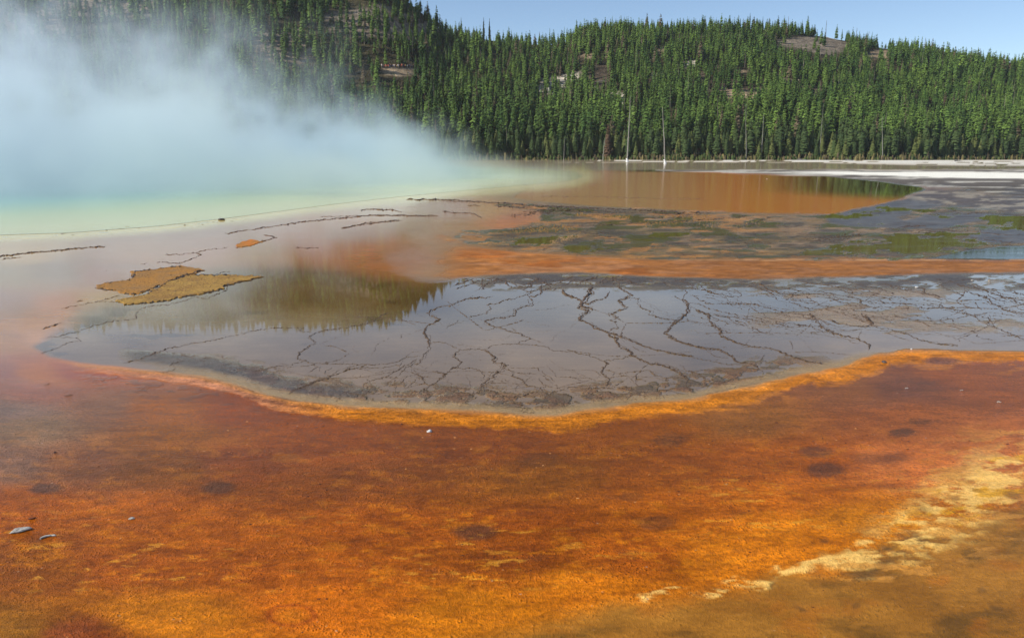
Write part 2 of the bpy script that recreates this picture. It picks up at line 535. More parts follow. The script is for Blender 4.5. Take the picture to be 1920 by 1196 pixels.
# cream filaments and the olive bottom right
OL = [(560,1230),(800,1215),(1000,1175),(1150,1128),(1290,1120),(1400,1100),(1480,1068),(1560,1078),(1640,1050),(1690,1005),(1760,985),(1850,955),(1960,935),(2600,900),(2600,1400),(560,1400)]
sdo = poly_sd(PX + 60 * w1 + 30 * w2, PY + 16 * w2 + 12 * w1, OL)
mo = smooth(-22, 26, sdo)
oc = S(188, 128, 52)[None, :] + 0 * colr
k1 = .8 * smooth(-0.16, 0.22, fbm(PX / 190 - PY / 90, PY / 60 + PX / 260, 81, 5))[:, None]
oc = oc * (1 - k1) + S(160, 106, 40) * k1
k2 = smooth(0.0, 0.3, fbm(PX / 120 - PY / 60, PY / 40 + PX / 200, 84, 5))[:, None]
oc = oc * (1 - k2 * .8) + S(118, 84, 40) * k2 * .8
k3 = .6 * smooth(0.06, 0.28, fbm(PX / 90, PY / 40, 88, 4))[:, None]
oc = oc * (1 - k3 * .7) + S(200, 116, 34) * k3 * .7
blend(mo, c=oc * .72 * np.array([1.0, .95, .75]), r=0.3, gr=0.4, pt=0)
sh = smooth(-14, -2, -np.abs(sdo - 16)) * smooth(1500, 1600, PX) * smooth(-.12, .1, fbm(PX / 110, PY / 40, 89))
blend(sh * .6, c=S(96, 78, 48) * .8)
CR = [(1210,1118),(1290,1108),(1330,1112),(1380,1088),(1430,1098),(1470,1075),(1540,1052),(1590,1055),(1640,1030),(1690,1005),(1740,985),(1790,950),(1850,915),(1900,885),(1990,860)]
dcr = line_d(PX + 50 * w2 + 30 * w1, PY + 18 * w2, CR)
wc = 10 + 42 * smooth(1500, 1760, PX)
fil = fbm(PX / 55 + PY / 40, PY / 13 - PX / 90, 91, 6)
cm = (1 - smooth(wc * .3, wc * 1.25, dcr)) * smooth(-0.07, 0.10, fil + 0.05 * smooth(1560, 1760, PX))
blend(cm * .9, c=S(244, 194, 104) * .95, r=.5, gr=.5)
cm2 = (1 - smooth(wc * .8, wc * 2.1, dcr)) * smooth(0.03, 0.12, fbm(PX / 45 + PY / 50, PY / 12, 95, 6)) * smooth(1400, 1600, PX)
blend(cm2 * .7, c=S(214, 146, 62) * .85)
ye = smooth(0.06, .16, fbm(PX / 60, PY / 20, 97, 4)) * (1 - smooth(20, 40, dcr)) * smooth(1650, 1750, PX)
blend(ye * .8, c=S(226, 160, 30) * .85)
for i, (ax_, ay_, r1, r2, an) in enumerate([(1725,953,17,4,.3),(1712,1000,18,4,.4),(1790,935,10,3,.2),(1690,1003,14,3,.2),(1665,1030,9,3,.3),(1545,1013,9,3,0),(1840,1105,10,4,0),(1500,1140,12,3,.4),(1870,1140,14,3,.3),(1830,920,14,3,.2),(1900,930,16,5,.2),(1605,1135,8,4,0)]):
    dx, dy = PX - ax_ + 8 * w2, PY - ay_ - an * (PX - ax_) + 4 * w2
    m = 1 - smooth(0.5, 1.5, np.sqrt((dx / r1) ** 2 + (dy / (r2 * 1.4)) ** 2))
    blend(m * .42, c=S(84, 66, 44) * .8)
# dark scoured discs in the orange mat
for (ax_, ay_, r1, r2, st) in [(85,916,36,11,.75),(410,914,34,14,.6),(890,997,42,17,.6),(205,940,18,8,.3),(1548,882,38,14,.6),(1530,848,34,11,.55),(1690,811,28,9,.6),(1722,790,22,7,.45),(1255,824,36,13,.4),(1010,862,45,14,.25),(1230,980,40,16,.4),(1180,930,26,9,.3),(1650,860,60,12,.4)]:
    dx, dy = PX - ax_ + 20 * w2, PY - ay_ + 7 * w2
    m = 1 - smooth(0.6, 1.25, np.sqrt((dx / r1) ** 2 + (dy / r2) ** 2))
    blend(m * st, c=S(92, 64, 48) * .8, gr=1.0)
dx, dy = PX - 547 + 10 * w2, PY - 1153 + 5 * w2
q = np.sqrt((dx / 42) ** 2 + (dy / 20) ** 2)
blend(smooth(-.22, -.04, -np.abs(q - 1)) * .6, c=S(165, 72, 22) * .85)
blend((1 - smooth(.2, .9, q)) * .6, c=S(206, 118, 20) * .85)
blend(smooth(-14, 10, poly_sd(PX + 30 * w1, PY + 14 * w2, [(70,1196),(110,1172),(185,1160),(165,1185),(130,1230),(60,1230)])) * .7, c=S(162, 82, 34) * .8)
bl = (1 - smooth(0.6, 1.3, np.sqrt(((PX - 1765) / 34) ** 2 + ((PY - 677) / 7) ** 2))) * .6
blend(bl, c=S(110, 80, 92) * .7, r=.12)

# far side: shore water, white sinter flats
fs = smooth(-2, 1, -(PY - 319 + 3 * w1)) * smooth(900, 1000, PX)
blend(fs, c=S(178, 158, 128) * 1.05, r=.08, gr=.1, rp=.1, wt_=.4)
blend(smooth(-2.5, -.8, -np.abs(PY - 320.5)) * smooth(1130, 1250, PX) * (1 - smooth(1480, 1560, PX)), c=S(48, 46, 26) * .6, r=.05)
W1 = smooth(-.01, .06, fbm(PX / 34, PY / 1.2, 103, 5) + .16 * smooth(1350, 1700, PX) - .02)
wband = smooth(-4.5 , -1.0, -np.abs(PY - 301.5 - 3.5 * smooth(1500, 1900, PX)) * (1 - .45 * smooth(1400, 1700, PX)))
blend(wband * W1 * smooth(1010, 1100, PX), c=S(214, 208, 192), r=.75, gr=.5)
yl = smooth(-2.4, -.8, -np.abs(PY - 297.0)) * smooth(1060, 1120, PX) * (1 - smooth(1480, 1560, PX))
blend(yl, c=S(130, 128, 62) * .8, r=.8)
gc = 324.5 + 5 * smooth(1500, 1920, PX)
w2b = smooth(-1.0, .6, 2.2 + 3.2 * smooth(1550, 1850, PX) - np.abs(PY - gc + 1.2 * w2)) * smooth(1440, 1600, PX + 120 * w1)
streak = fbm(PX / 110, PY / 2.4, 107, 5)
flat = smooth(-2, 2, poly_sd(PX, PY + 3 * w2, [(1230,320),(1400,326),(1560,331),(1650,341),(1740,352),(1800,352),(1920,374),(2200,385),(2600,385),(2600,316),(1700,319),(1400,319)]))
fc = S(120, 108, 92) * .72 * (1 - smooth(-.02, .12, streak)[:, None]) + S(204, 196, 178) * .9 * smooth(-.02, .12, streak)[:, None]
grey = smooth(336, 352, PY)[:, None]
fc = fc * (1 - grey * .25)
blend(flat, c=fc, r=.55, gr=.7, rp=.5)
blend(flat * smooth(.0, .14, fbm(PX / 60, PY / 3.2, 111, 5)) * smooth(340, 352, PY) * .75, c=S(88, 76, 62) * .75, r=.3)
blend(w2b, c=S(238, 233, 216), r=.8, gr=.3)
# grey-brown crust between the flats and the mottled runoff
gb = smooth(-6, 6, poly_sd(PX + 30 * w1, PY + 6 * w2, [(1745,352),(1900,370),(2200,375),(2200,400),(1900,398),(1800,388),(1740,378),(1700,370)]))
gcol = S(90, 80, 72) * (1 - smooth(-.05, .1, fbm(PX / 36, PY / 4, 115, 5))[:, None]) + S(150, 138, 118) * smooth(-.05, .1, fbm(PX / 36, PY / 4, 115, 5))[:, None]
blend(gb * .9, c=gcol * 1.05, r=.45, wt_=.6, gr=1.0)
# pale yellow sinter edge around the hot pool
POOL_EDGE = [(-400,470),(-200,452),(0,441),(130,437),(300,424),(420,410),(520,397),(620,384),(750,369),(880,357),(1000,346),(1070,339),(1095,331),(1080,323)]
de = line_d(PX + 20 * w2, PY + 3 * w2, POOL_EDGE)
blend((1 - smooth(3, 19, de)) * .85, c=S(240, 218, 138) * .85, r=.08, gr=.1, wt_=.6)
blend(smooth(-1.4, -.2, -np.abs(de - 3.5)) * smooth(0.08, .2, fbm(PX / 30, PY / 6, 121)) * .4, c=S(130, 112, 70) * .7)

colr = np.clip(colr, 0.004, 0.9)
crust_h = .007 * cm * (.4 + 1.6 * np.clip(fil + .3, 0, 1)) + .008 * rim * np.clip(.5 + 2 * fbm(PX / 18, PY / 5, 207, 4), 0, 1.5)
# tiny relief so that shallow films and mats are not one plane
relief = 0.010 * fbm(WX * 1.1, WY * 1.1, 201, 4) * np.clip(grain, 0, 1) * smooth(0.3, 0.6, rough + grain * .3) * (PY > 430)
VZ = relief + np.where(np.isfinite(crust_h), crust_h, 0) * (WY > 2) * (PX > -600) * (PX < 2500)
idx = np.arange(nr * nc).reshape(nr, nc)
quads = np.stack([idx[:-1, :-1], idx[:-1, 1:], idx[1:, 1:], idx[1:, :-1]], -1).reshape(-1, 4)

t = NT("wet_mat_ground")
pos = t.n("ShaderNodeTexCoord").outputs['Object']
ac = t.n("ShaderNodeAttribute", attribute_name="mat_colour")
am = t.n("ShaderNodeAttribute", attribute_name="mat_surface")
sep = t.n("ShaderNodeSeparateColor"); t.l(am.outputs['Color'], sep.inputs[0])
aR, aG, aP, aK = sep.outputs[0], sep.outputs[1], sep.outputs[2], am.outputs['Alpha']
base = ac.outputs['Color']
warp = t.n("ShaderNodeVectorMath", operation='ADD')
nw = t.n("ShaderNodeTexNoise"); t.l(pos, nw.inputs['Vector']); nw.inputs['Scale'].default_value = 2.2; nw.inputs['Detail'].default_value = 3
sc1 = t.n("ShaderNodeVectorMath", operation='SCALE'); t.l(nw.outputs['Color'], sc1.inputs[0]); sc1.inputs['Scale'].default_value = 0.10
t.l(pos, warp.inputs[0]); t.l(sc1.outputs[0], warp.inputs[1])
wp = warp.outputs[0]
st = t.scale(wp, (0.55, 1.3, 1), 0.25)
nbig = t.noise(st, 1.6, 6, 0.62)
nmid = t.noise(st, 7.0, 7, 0.62)
nfin = t.noise(pos, 30.0, 5, 0.7)
nvf = t.noise(pos, 130.0, 3, 0.6)
# tone variation
v1 = t.ramp(nbig, 0.3, 0.7, 0.80, 1.20)
v2 = t.ramp(nmid, 0.3, 0.7, 0.72, 1.28)
v3 = t.ramp(nfin, 0.3, 0.7, 0.62, 1.38)
vv = t.math('MULTIPLY', t.math('MULTIPLY', v1, v2), v3)
vg = t.math('ADD', t.math('MULTIPLY', t.math('SUBTRACT', vv, 1.0), t.math('MULTIPLY_ADD', aG, 0.85, 0.12)), 1.0)
vcol = t.n("ShaderNodeVectorMath", operation='SCALE'); t.l(base, vcol.inputs[0]); t.l(vg, vcol.inputs['Scale'])
c = vcol.outputs[0]
# dark crumbs
cr1 = t.ramp(nfin, 0.60, 0.72)
c = t.mix(t.math('MULTIPLY', t.math('MULTIPLY', cr1, aG), 0.6), c, (0.045, 0.026, 0.018))
# light flecks
fl = t.n("ShaderNodeTexVoronoi"); t.l(wp, fl.inputs['Vector']); fl.inputs['Scale'].default_value = 9.0
flk = t.math('MULTIPLY', t.ramp(fl.outputs['Distance'], 0.10, 0.04), t.ramp(nmid, 0.5, 0.62))
c = t.mix(t.math('MULTIPLY', flk, 0.5), c, (0.52, 0.40, 0.28))
# yellow growth patches
pn = t.noise(t.scale(wp, (0.8, 2.0, 1), -0.45), 6.5, 5, 0.6, 0.2)
pm = t.math('MULTIPLY', t.math('MULTIPLY', t.ramp(pn, 0.56, 0.66), t.ramp(nbig, 0.40, 0.56)), aP)
c = t.mix(t.math('MULTIPLY', pm, 0.9), c, (0.78, 0.34, 0.030))
pn2 = t.noise(t.scale(wp, (0.8, 1.8, 1), -0.2), 3.4, 6, 0.65)
c = t.mix(t.math('MULTIPLY', t.math('MULTIPLY', t.ramp(pn2, 0.56, 0.70), aG), 0.40), c, (0.11, 0.04, 0.018))
# roughness with smooth and rippled places
rn = t.noise(t.scale(pos, (0.35, 1.1, 1), 0.1), 0.9, 6, 0.65)
rr = t.math('MULTIPLY', t.ramp(rn, 0.46, 0.62), aK)
ro = t.math('ADD', aR, t.math('MULTIPLY', rr, 0.32), clamp=True)
# bump: mat grain and wavelets
aB = t.math('MULTIPLY', t.math('SUBTRACT', aG, 0.17), 1.2, clamp=True)
gv = t.n("ShaderNodeTexVoronoi"); t.l(wp, gv.inputs['Vector']); gv.inputs['Scale'].default_value = 38.0; gv.inputs['Randomness'].default_value = 1.0
gv2 = t.n("ShaderNodeTexVoronoi"); t.l(wp, gv2.inputs['Vector']); gv2.inputs['Scale'].default_value = 90.0
lump = t.math('MULTIPLY', t.ramp(gv.outputs['Distance'], 0.42, 0.05), t.ramp(nmid, 0.48, 0.62))
lump2 = t.ramp(gv2.outputs['Distance'], 0.45, 0.05)
hs = t.math('ADD', t.math('MULTIPLY', nfin, 0.5), t.math('MULTIPLY', nmid, 0.7))
hs = t.math('ADD', hs, t.math('MULTIPLY', lump, 0.30))
hs = t.math('ADD', hs, t.math('MULTIPLY', lump2, 0.20))
hg = t.math('MULTIPLY', hs, aB)
b1 = t.bump(hg, 0.95, 0.040)
wv = t.noise(t.scale(pos, (0.5, 1.6, 1), 0.12), 11.0, 3, 0.5)
b2 = t.n("ShaderNodeBump"); t.put(b2.inputs['Strength'], t.math('MULTIPLY_ADD', aK, 0.20, 0.003)); b2.inputs['Distance'].default_value = 0.01
t.l(wv, b2.inputs['Height']); t.l(b1, b2.inputs['Normal'])
aw = t.n('ShaderNodeAttribute', attribute_name='mat_wet')
pb = t.bsdf(c, ro, t.math('MULTIPLY', aw.outputs['Fac'], 0.5), 1.33, b2.outputs[0])
MAT_GROUND = t.m
ground = make_mesh("ground", np.stack([WX, WY, VZ], 1), quads, MAT_GROUND, smoothed=True,
                   attrs={"mat_colour": colr, "mat_surface": np.stack([np.clip(rough, 0, 1), np.clip(grain, 0, 1), np.clip(patch, 0, 1), np.clip(ripple, 0, 1)], 1), "mat_wet": np.clip(wet, 0, 1)})
tag(ground, kind='structure')
ground['label'] = "orange and brown bacterial mats under a thin film of hot runoff water"

# ------------------------------------------------------------------ the hot pool
edge_w = [g(a, b)[:2] for a, b in POOL_EDGE]
edge_w = edge_w + [np.array(p, float) for p in [(4, 128), (-8, 148), (-34, 163), (-80, 160), (-128, 134), (-142, 86), (-112, 40), (-72, 18), (-45, 11), (-28, 12)]]
E_ = np.array(edge_w)
seg = np.linalg.norm(np.diff(np.vstack([E_, E_[:1]]), axis=0), axis=1)
cum = np.concatenate([[0], np.cumsum(seg)])
tt = np.linspace(0, cum[-1], 900, endpoint=False)
EE = np.stack([np.interp(tt, cum, np.append(E_[:, i], E_[0, i])) for i in (0, 1)], 1)
ctr = np.array([-62.0, 86.0])
ss = np.concatenate([1 - np.array([0, .003, .008, .015, .025, .04, .06, .09, .12, .16, .2, .26, .34, .44, .56, .7, .85]), [0.0]])
pv, pc = [], []
for s_ in ss:
    P = ctr + (EE - ctr) * s_
    dist = ((1 - s_) * 72 + 3.0 * fbm(P[:, 0] / 6, P[:, 1] / 6, 141)) / 1.9
    pv.append(np.hstack([P, np.full((len(P), 1), 0.006)]))
    stops = [(-5, S(226, 208, 140) * .7), (1.2, S(232, 222, 130) * .8), (4.5, S(216, 226, 120) * .75), (9, S(140, 212, 170) * .62), (18, S(60, 170, 190) * .6), (40, S(20, 110, 175) * .55)]
    xs = [q_[0] for q_ in stops]
    pc.append(np.stack([np.interp(dist, xs, [q_[1][i] for q_ in stops]) for i in range(3)], 1))
pv = np.vstack(pv); pc = np.vstack(pc)
n_, k_ = len(EE), len(ss)
ix = np.arange(n_ * k_).reshape(k_, n_)
pf = np.stack([ix[:-1], np.roll(ix[:-1], -1, 1), np.roll(ix[1:], -1, 1), ix[1:]], -1).reshape(-1, 4)
t = NT("hot_pool_water")
pos = t.n("ShaderNodeTexCoord").outputs['Object']
wv = t.noise(t.scale(pos, (0.6, 1.0, 1)), 3.0, 4, 0.6)
t.bsdf(t.n("ShaderNodeAttribute", attribute_name="mat_colour").outputs['Color'], 0.06, 0.5, 1.33, t.bump(wv, 0.2, 0.02))
pool = make_mesh("hot_spring_water", pv, pf, t.m, smoothed=True, attrs={"mat_colour": pc})
tag(pool, kind='structure')
pool['label'] = "turquoise hot spring water with a yellow rim, hidden in steam"

# ------------------------------------------------------------------ the hill
PROFILE = [(-2600,-40),(-1400,-70),(0,-60),(300,-55),(500,-60),(700,-58),(740,-35),(780,-4),(830,40),(870,52),(960,60),(1020,66),(1060,60),(1100,36),(1150,33),
           (1250,37),(1400,34),(1500,42),(1580,56),(1650,70),(1750,84),(1850,98),(1920,108),(2100,135),(2500,185),(3200,235),(5200,260)]
PXs = np.array([p[0] for p in PROFILE], float); PYs = np.array([p[1] for p in PROFILE], float)


def ridge_dist(tx):
    return 415 + 22 * np.tanh((tx + 0.05) * 6) + 14 * np.sin(tx * 7)


def foot_dist(tx):
    return 283 + 5 * np.sin(tx * 9 + 1) + 4 * np.sin(tx * 23)


def hill_z(x, y):
    y = np.maximum(y, 1.0)
    tx = x / y
    R = ridge_dist(tx); Fo = foot_dist(tx)
    # find where this bearing meets the skyline in the photograph
    px = 960 + F_PX * tx / cp * 0.975
    for _ in range(3):
        py = np.interp(px, PXs, PYs) + 20
        Yc = (598 - py) / F_PX
        px = 960 + F_PX * tx * (cp + Yc * sp)
    el = (-sp + Yc * cp) / (cp + Yc * sp)
    H = R * el + CAM_H
    u = (y - Fo) / (R - Fo)
    uc = np.clip(u, 0, 1)
    prof = 0.72 * uc + 0.28 * np.sin(uc * math.pi / 2) ** 1.2
    z = H * prof
    z = z + (5.5 * fbm(x / 60, y / 60, 151, 4) + 2.0 * fbm(x / 14, y / 14, 155, 3)) * np.sin(np.clip(u, 0, 1) * math.pi)
    z = np.where(u > 1, H - (y - R) * 0.22, z)
    return np.where(u < 0, -0.35 + u * 5, z)


hu = np.linspace(-2.4, 2.4, 700)
hy = np.concatenate([np.linspace(262, 450, 150), [460, 480, 520, 600, 800]])
HU, HY = np.meshgrid(hu, hy)
HX = HU * HY
HZ = hill_z(HX, HY)
hpx, hpy = project(HX.ravel(), HY.ravel(), HZ.ravel())
# bare ground patches, named by where they lie in the photograph
PATCHES = [([(1440,80),(1480,71),(1550,69),(1597,85),(1556,105),(1530,99),(1480,90)], 'grey', .97),
           ([(1620,100),(1650,92),(1680,104),(1640,114)], 'tan', .9),
           ([(900,52),(930,52),(930,72),(905,70)], 'tan', .95),
           ([(716,126),(776,126),(778,142),(740,144),(716,138)], 'tan', 1.0),
           ([(1000,168),(1010,155),(1080,136),(1090,146),(1050,165),(1030,178)], 'pale', .6),
           ([(1100,145),(1120,125),(1140,118),(1145,160),(1135,178),(1108,165)], 'dark', .75),
           ([(1120,182),(1150,174),(1185,178),(1180,195),(1150,196)], 'pale', .7),
           ([(1300,130),(1350,150),(1440,158),(1450,176),(1380,182),(1330,170)], 'dark', .45),
           ([(1345,164),(1430,170),(1440,184),(1360,186)], 'tan', .6),
           ([(1500,165),(1545,165),(1545,190),(1510,190)], 'dark', .6),
           ([(1228,94),(1250,90),(1256,98),(1234,101)], 'tan', .75), ([(1280,118),(1306,114),(1310,123),(1284,126)], 'pale', .75), ([(1372,134),(1400,130),(1404,138),(1376,141)], 'tan', .75),
           ([(1470,148),(1500,145),(1502,154),(1474,156)], 'pale', .7), ([(1340,86),(1362,83),(1366,91),(1344,93)], 'tan', .7), ([(1090,102),(1112,99),(1114,107),(1094,110)], 'tan', .7),
           ([(1560,128),(1588,125),(1590,133),(1562,135)], 'tan', .7), ([(1216,140),(1240,138),(1242,146),(1220,148)], 'pale', .7),
           ([(600,30),(720,10),(800,40),(850,66),(790,78),(680,70),(620,60)], 'grey', .25),
           ([(480,60),(560,55),(600,100),(540,125),(490,110)], 'grey', .3),
           ([(0,10),(100,0),(120,60),(20,70)], 'grey', .3), ([(0,-20),(300,-20),(280,30),(100,30)], 'grey', .3)]
HC = {'grey': S(128, 116, 100), 'tan': S(164, 142, 114), 'pale': S(196, 184, 164), 'dark': S(92, 80, 66)}
hcol = np.tile(S(72, 66, 46), (len(hpx), 1))
nf_ = fbm(HX.ravel() / 5, HY.ravel() / 5, 161, 4)
hcol = hcol * (1 + 1.2 * nf_[:, None])
hw = fbm(HX.ravel() / 8, HY.ravel() / 8, 165, 4)
for pl, k, a in PATCHES:
    m = smooth(-4, 3, poly_sd(hpx + 22 * hw, hpy + 10 * hw, pl, 1.0))[:, None]
    hcol = hcol * (1 - m) + HC[k] * (1 + 1.0 * nf_[:, None]) * m
hix = np.arange(HX.size).reshape(HX.shape)
hf = np.stack([hix[:-1, :-1], hix[:-1, 1:], hix[1:, 1:], hix[1:, :-1]], -1).reshape(-1, 4)
t = NT("forest_floor")
pos = t.n("ShaderNodeTexCoord").outputs['Object']
nz = t.noise(pos, 0.5, 8, 0.7)
nz2 = t.noise(t.scale(pos, (0.3, 1, 3)), 0.6, 6, 0.65)
vc = t.n("ShaderNodeVectorMath", operation='SCALE')
t.l(t.n("ShaderNodeAttribute", attribute_name="mat_colour").outputs['Color'], vc.inputs[0])
t.l(t.math('MULTIPLY', t.ramp(nz, .3, .7, .5, 1.4), t.ramp(nz2, .35, .65, .7, 1.2)), vc.inputs['Scale'])
t.bsdf(vc.outputs[0], 0.95, 0.1, normal=t.bump(nz, 1.0, 1.2))
hill = make_mesh("hill", np.stack([HX.ravel(), HY.ravel(), HZ.ravel()], 1), hf, t.m, smoothed=True, attrs={"mat_colour": np.clip(hcol, .01, .8)})
tag(hill, kind='structure')
hill['label'] = "wooded hill with bare grey-brown slopes behind the spring"


def hill_hit(px, py):
    dx, dy, dz = ray(px, py)
    k = np.linspace(255, 470, 1400) / dy
    z = CAM_H + dz * k
    h = hill_z(dx * k, dy * k)
    w = np.nonzero(h >= z)[0]
    i = w[0] if len(w) else len(k) - 1
    return np.array([dx * k[i], dy * k[i], h[i]])

# ------------------------------------------------------------------ trees
def needles_mat(name, dark, light):
    t = NT(name)
    oi = t.n("ShaderNodeObjectInfo").outputs['Random']
    pos = t.n("ShaderNodeNewGeometry").outputs['Position']
    nz = t.noise(pos, 0.9, 4, 0.6)
    k = t.math('MULTIPLY_ADD', oi, 0.55, t.math('MULTIPLY', t.ramp(nz, .3, .7), 0.45))
    c = t.mix(k, dark, light)
    t.bsdf(c, 0.75, 0.25)
    return t.m


M_NEEDLE = needles_mat("pine_needles", (0.034, 0.062, 0.020), (0.080, 0.118, 0.034))
M_NEEDLE_LOW = needles_mat("pale_pine_needles", (0.08, 0.11, 0.025), (0.15, 0.165, 0.05))
M_NEEDLE_DARK = needles_mat("spruce_needles", (0.022, 0.035, 0.018), (0.04, 0.06, 0.028))
M_NEEDLE_RED = needles_mat("dying_needles", (0.085, 0.055, 0.03), (0.13, 0.075, 0.045))
M_BARK = simple_mat("grey_brown_bark", (0.10, 0.075, 0.055), (0.22, 0.18, 0.14), 3, .9)
M_SNAG = simple_mat("bleached_wood", (0.20, 0.185, 0.16), (0.36, 0.34, 0.30), 2.0, .85, .4, .02, (4, 4, .5))
M_SNAG_DARK = simple_mat("weathered_wood", (0.07, 0.06, 0.05), (0.15, 0.13, 0.11), 2.0, .9)
M_SINTER = simple_mat("white_sinter", (0.6, 0.58, 0.54), (0.8, 0.79, 0.75), 4.0, .8)


def crown_arrays(seed, H=10.0, R=1.6, levels=24, per=6, base=0.12, ragged=0.3, pw=0.85):
    """a conifer crown: whorls of drooping, folded branch sprays"""
    r = np.random.default_rng(seed)
    V, Fc = [], []
    for i in range(levels):
        u = (i + r.random() * .6) / levels
        z = H * (base + (1 - base) * u)
        L0 = R * (1 - u) ** pw * (0.75 + 0.25 * min(1, u * 5)) + 0.10
        a0 = r.random() * 6.28
        for j in range(per if u < .8 else max(3, per - 2)):
            if r.random() < ragged * .35: continue
            a = a0 + 6.283 * j / per + r.normal() * .3
            L = L0 * (1 - ragged * r.random() + .15 * r.random())
            w = L * (.34 + .16 * r.random()) + .06
            dr = L * (0.12 + .22 * r.random()) if u < .7 else -L * .35
            ca, sa = math.cos(a), math.sin(a)
            zz = z + r.normal() * .15
            tip = (ca * L, sa * L, zz - dr)
            m1 = (ca * L * .5 - sa * w, sa * L * .5 + ca * w, zz - dr * .35 - .12)
            m2 = (ca * L * .5 + sa * w, sa * L * .5 - ca * w, zz - dr * .35 - .12)
            top = (ca * L * .45, sa * L * .45, zz + .16 + .12 * L)
            rt = (0, 0, zz + .25)
            b = len(V)
            V += [rt, m1, tip, m2, top]
            Fc += [(b, b + 1, b + 4), (b + 1, b + 2, b + 4), (b + 2, b + 3, b + 4), (b + 3, b, b + 4)]
    b = len(V)
    V += [(.10, 0, H * .93), (-.05, .09, H * .93), (-.05, -.09, H * .93), (0, 0, H * 1.03)]
    Fc += [(b, b + 1, b + 3), (b + 1, b + 2, b + 3), (b + 2, b, b + 3)]
    return np.array(V, float), np.array(Fc, int)


def trunk_arrays(H, r0, seg=5, bend=0.0, top=0.2, rings=5, seed=0):
    r = np.random.default_rng(seed)
    V, Fc = [], []
    for i in range(rings + 1):
        u = i / rings
        rr_ = r0 * (1 - (1 - top) * u) * (1.25 if i == 0 else 1)
        ox, oy = bend * u * u + r.normal() * r0 * .25 * (i > 0), r.normal() * r0 * .25 * (i > 0)
        for j in range(seg):
            a = 6.283 * j / seg
            V.append((ox + rr_ * math.cos(a), oy + rr_ * math.sin(a), H * u))
    for i in range(rings):
        for j in range(seg):
            a, b = i * seg + j, i * seg + (j + 1) % seg
            Fc.append((a, b, b + seg, a + seg))
    V.append((V[-1][0] - .0, V[-1][1], H * 1.001))
    q_ = rings * seg
    for j in range(seg):
        Fc.append((q_ + j, q_ + (j + 1) % seg, len(V) - 1, len(V) - 1))
    return np.array(V, float), [tuple(dict.fromkeys(f)) for f in Fc]


def in_patches(px, py_top, py_base):
    out = np.zeros(len(px))
    for pl, k, a in PATCHES:
        P = np.array(pl)
        near = (px > P[:, 0].min() - 2) & (px < P[:, 0].max() + 2) & (py_top < P[:, 1].max() + 2) & (py_base > P[:, 1].min() - 2)
        ii = np.nonzero(near)[0]
        if not len(ii): continue
        hit = np.zeros(len(ii), bool)
        for f in (.33, .66, 1.0):
            hit |= poly_sd(px[ii], py_top[ii] + (py_base[ii] - py_top[ii]) * f, pl, 1.0) > 0
        out[ii[hit]] = np.maximum(out[ii[hit]], a)
    return out


PROTO = []
for i, (H, R, kind) in enumerate([(11, 1.9, 0), (9.5, 1.85, 0), (12.5, 1.95, 0), (8, 1.9, 1), (6, 1.7, 1), (10, 1.3, 2)]):
    cv, cf = crown_arrays(100 + i, H, R, levels=30, per=8, base=.10 if kind != 2 else .08, ragged=.35 if kind != 2 else .6, pw=.72 if kind == 0 else .9)
    tv, tf = trunk_arrays(H * .9, .13, rings=3, seed=i)
    PROTO.append((cv, cf, tv, tf, [M_NEEDLE, M_NEEDLE_LOW, M_NEEDLE_DARK][kind], H))

# trees' places: a jittered scatter over the slope
pts = []
step = 2.85
for yy in np.arange(278, 452, step):
    xs_ = np.arange(-1.05 * yy, 0.86 * yy, step) + rng.uniform(-1.2, 1.2, len(np.arange(-1.05 * yy, 0.86 * yy, step)))
    yj = yy + rng.uniform(-1.4, 1.4, len(xs_))
    pts.append(np.stack([xs_, yj], 1))
pts = np.vstack(pts)
tx_ = pts[:, 0] / pts[:, 1]
u_ = (pts[:, 1] - foot_dist(tx_)) / (ridge_dist(tx_) - foot_dist(tx_))
keep = (u_ > 0.004) & (u_ < 1.07)
pts, u_ = pts[keep], u_[keep]
pz = hill_z(pts[:, 0], pts[:, 1])
clump = fbm(pts[:, 0] / 11, pts[:, 1] / 11, 171, 3)
hgt = (7.2 + 5.0 * (1 - smooth(0.05, .5, u_)) + 3.2 * clump * 2 + rng.normal(0, 1.9, len(pts)))
hgt *= np.where(u_ > .9, .82, 1.0)
hgt *= np.where(u_ < .07, rng.uniform(.45, .95, len(pts)), 1.0)
hgt = np.clip(hgt * .90, 2.8, 13.5)
spx, spy = project(pts[:, 0], pts[:, 1], pz)
_, tpy = project(pts[:, 0], pts[:, 1], pz + hgt)
ok = ~((spy < 205) & (rng.random(len(pts)) < in_patches(spx, tpy, spy + 1)))
# thinner cover on the burnt left slope
thin = (spx < 830) & (spy < 70) & (rng.random(len(pts)) < .12)
gap = (clump < -0.17) & (rng.random(len(pts)) < .65) & (u_ > .1)
ok &= ~thin & ~gap
pts, u_, pz, hgt, spx, spy, tpy = [a[ok] for a in (pts, u_, pz, hgt, spx, spy, tpy)]
order = np.argsort(u_)
single = np.zeros(len(pts), bool)
cnt = 0
for i in order:
    if cnt >= 262: break
    if 690 < spx[i] < 1915 and u_[i] < .2:
        single[i] = True; cnt += 1
red_px = 1137
MEME = {}


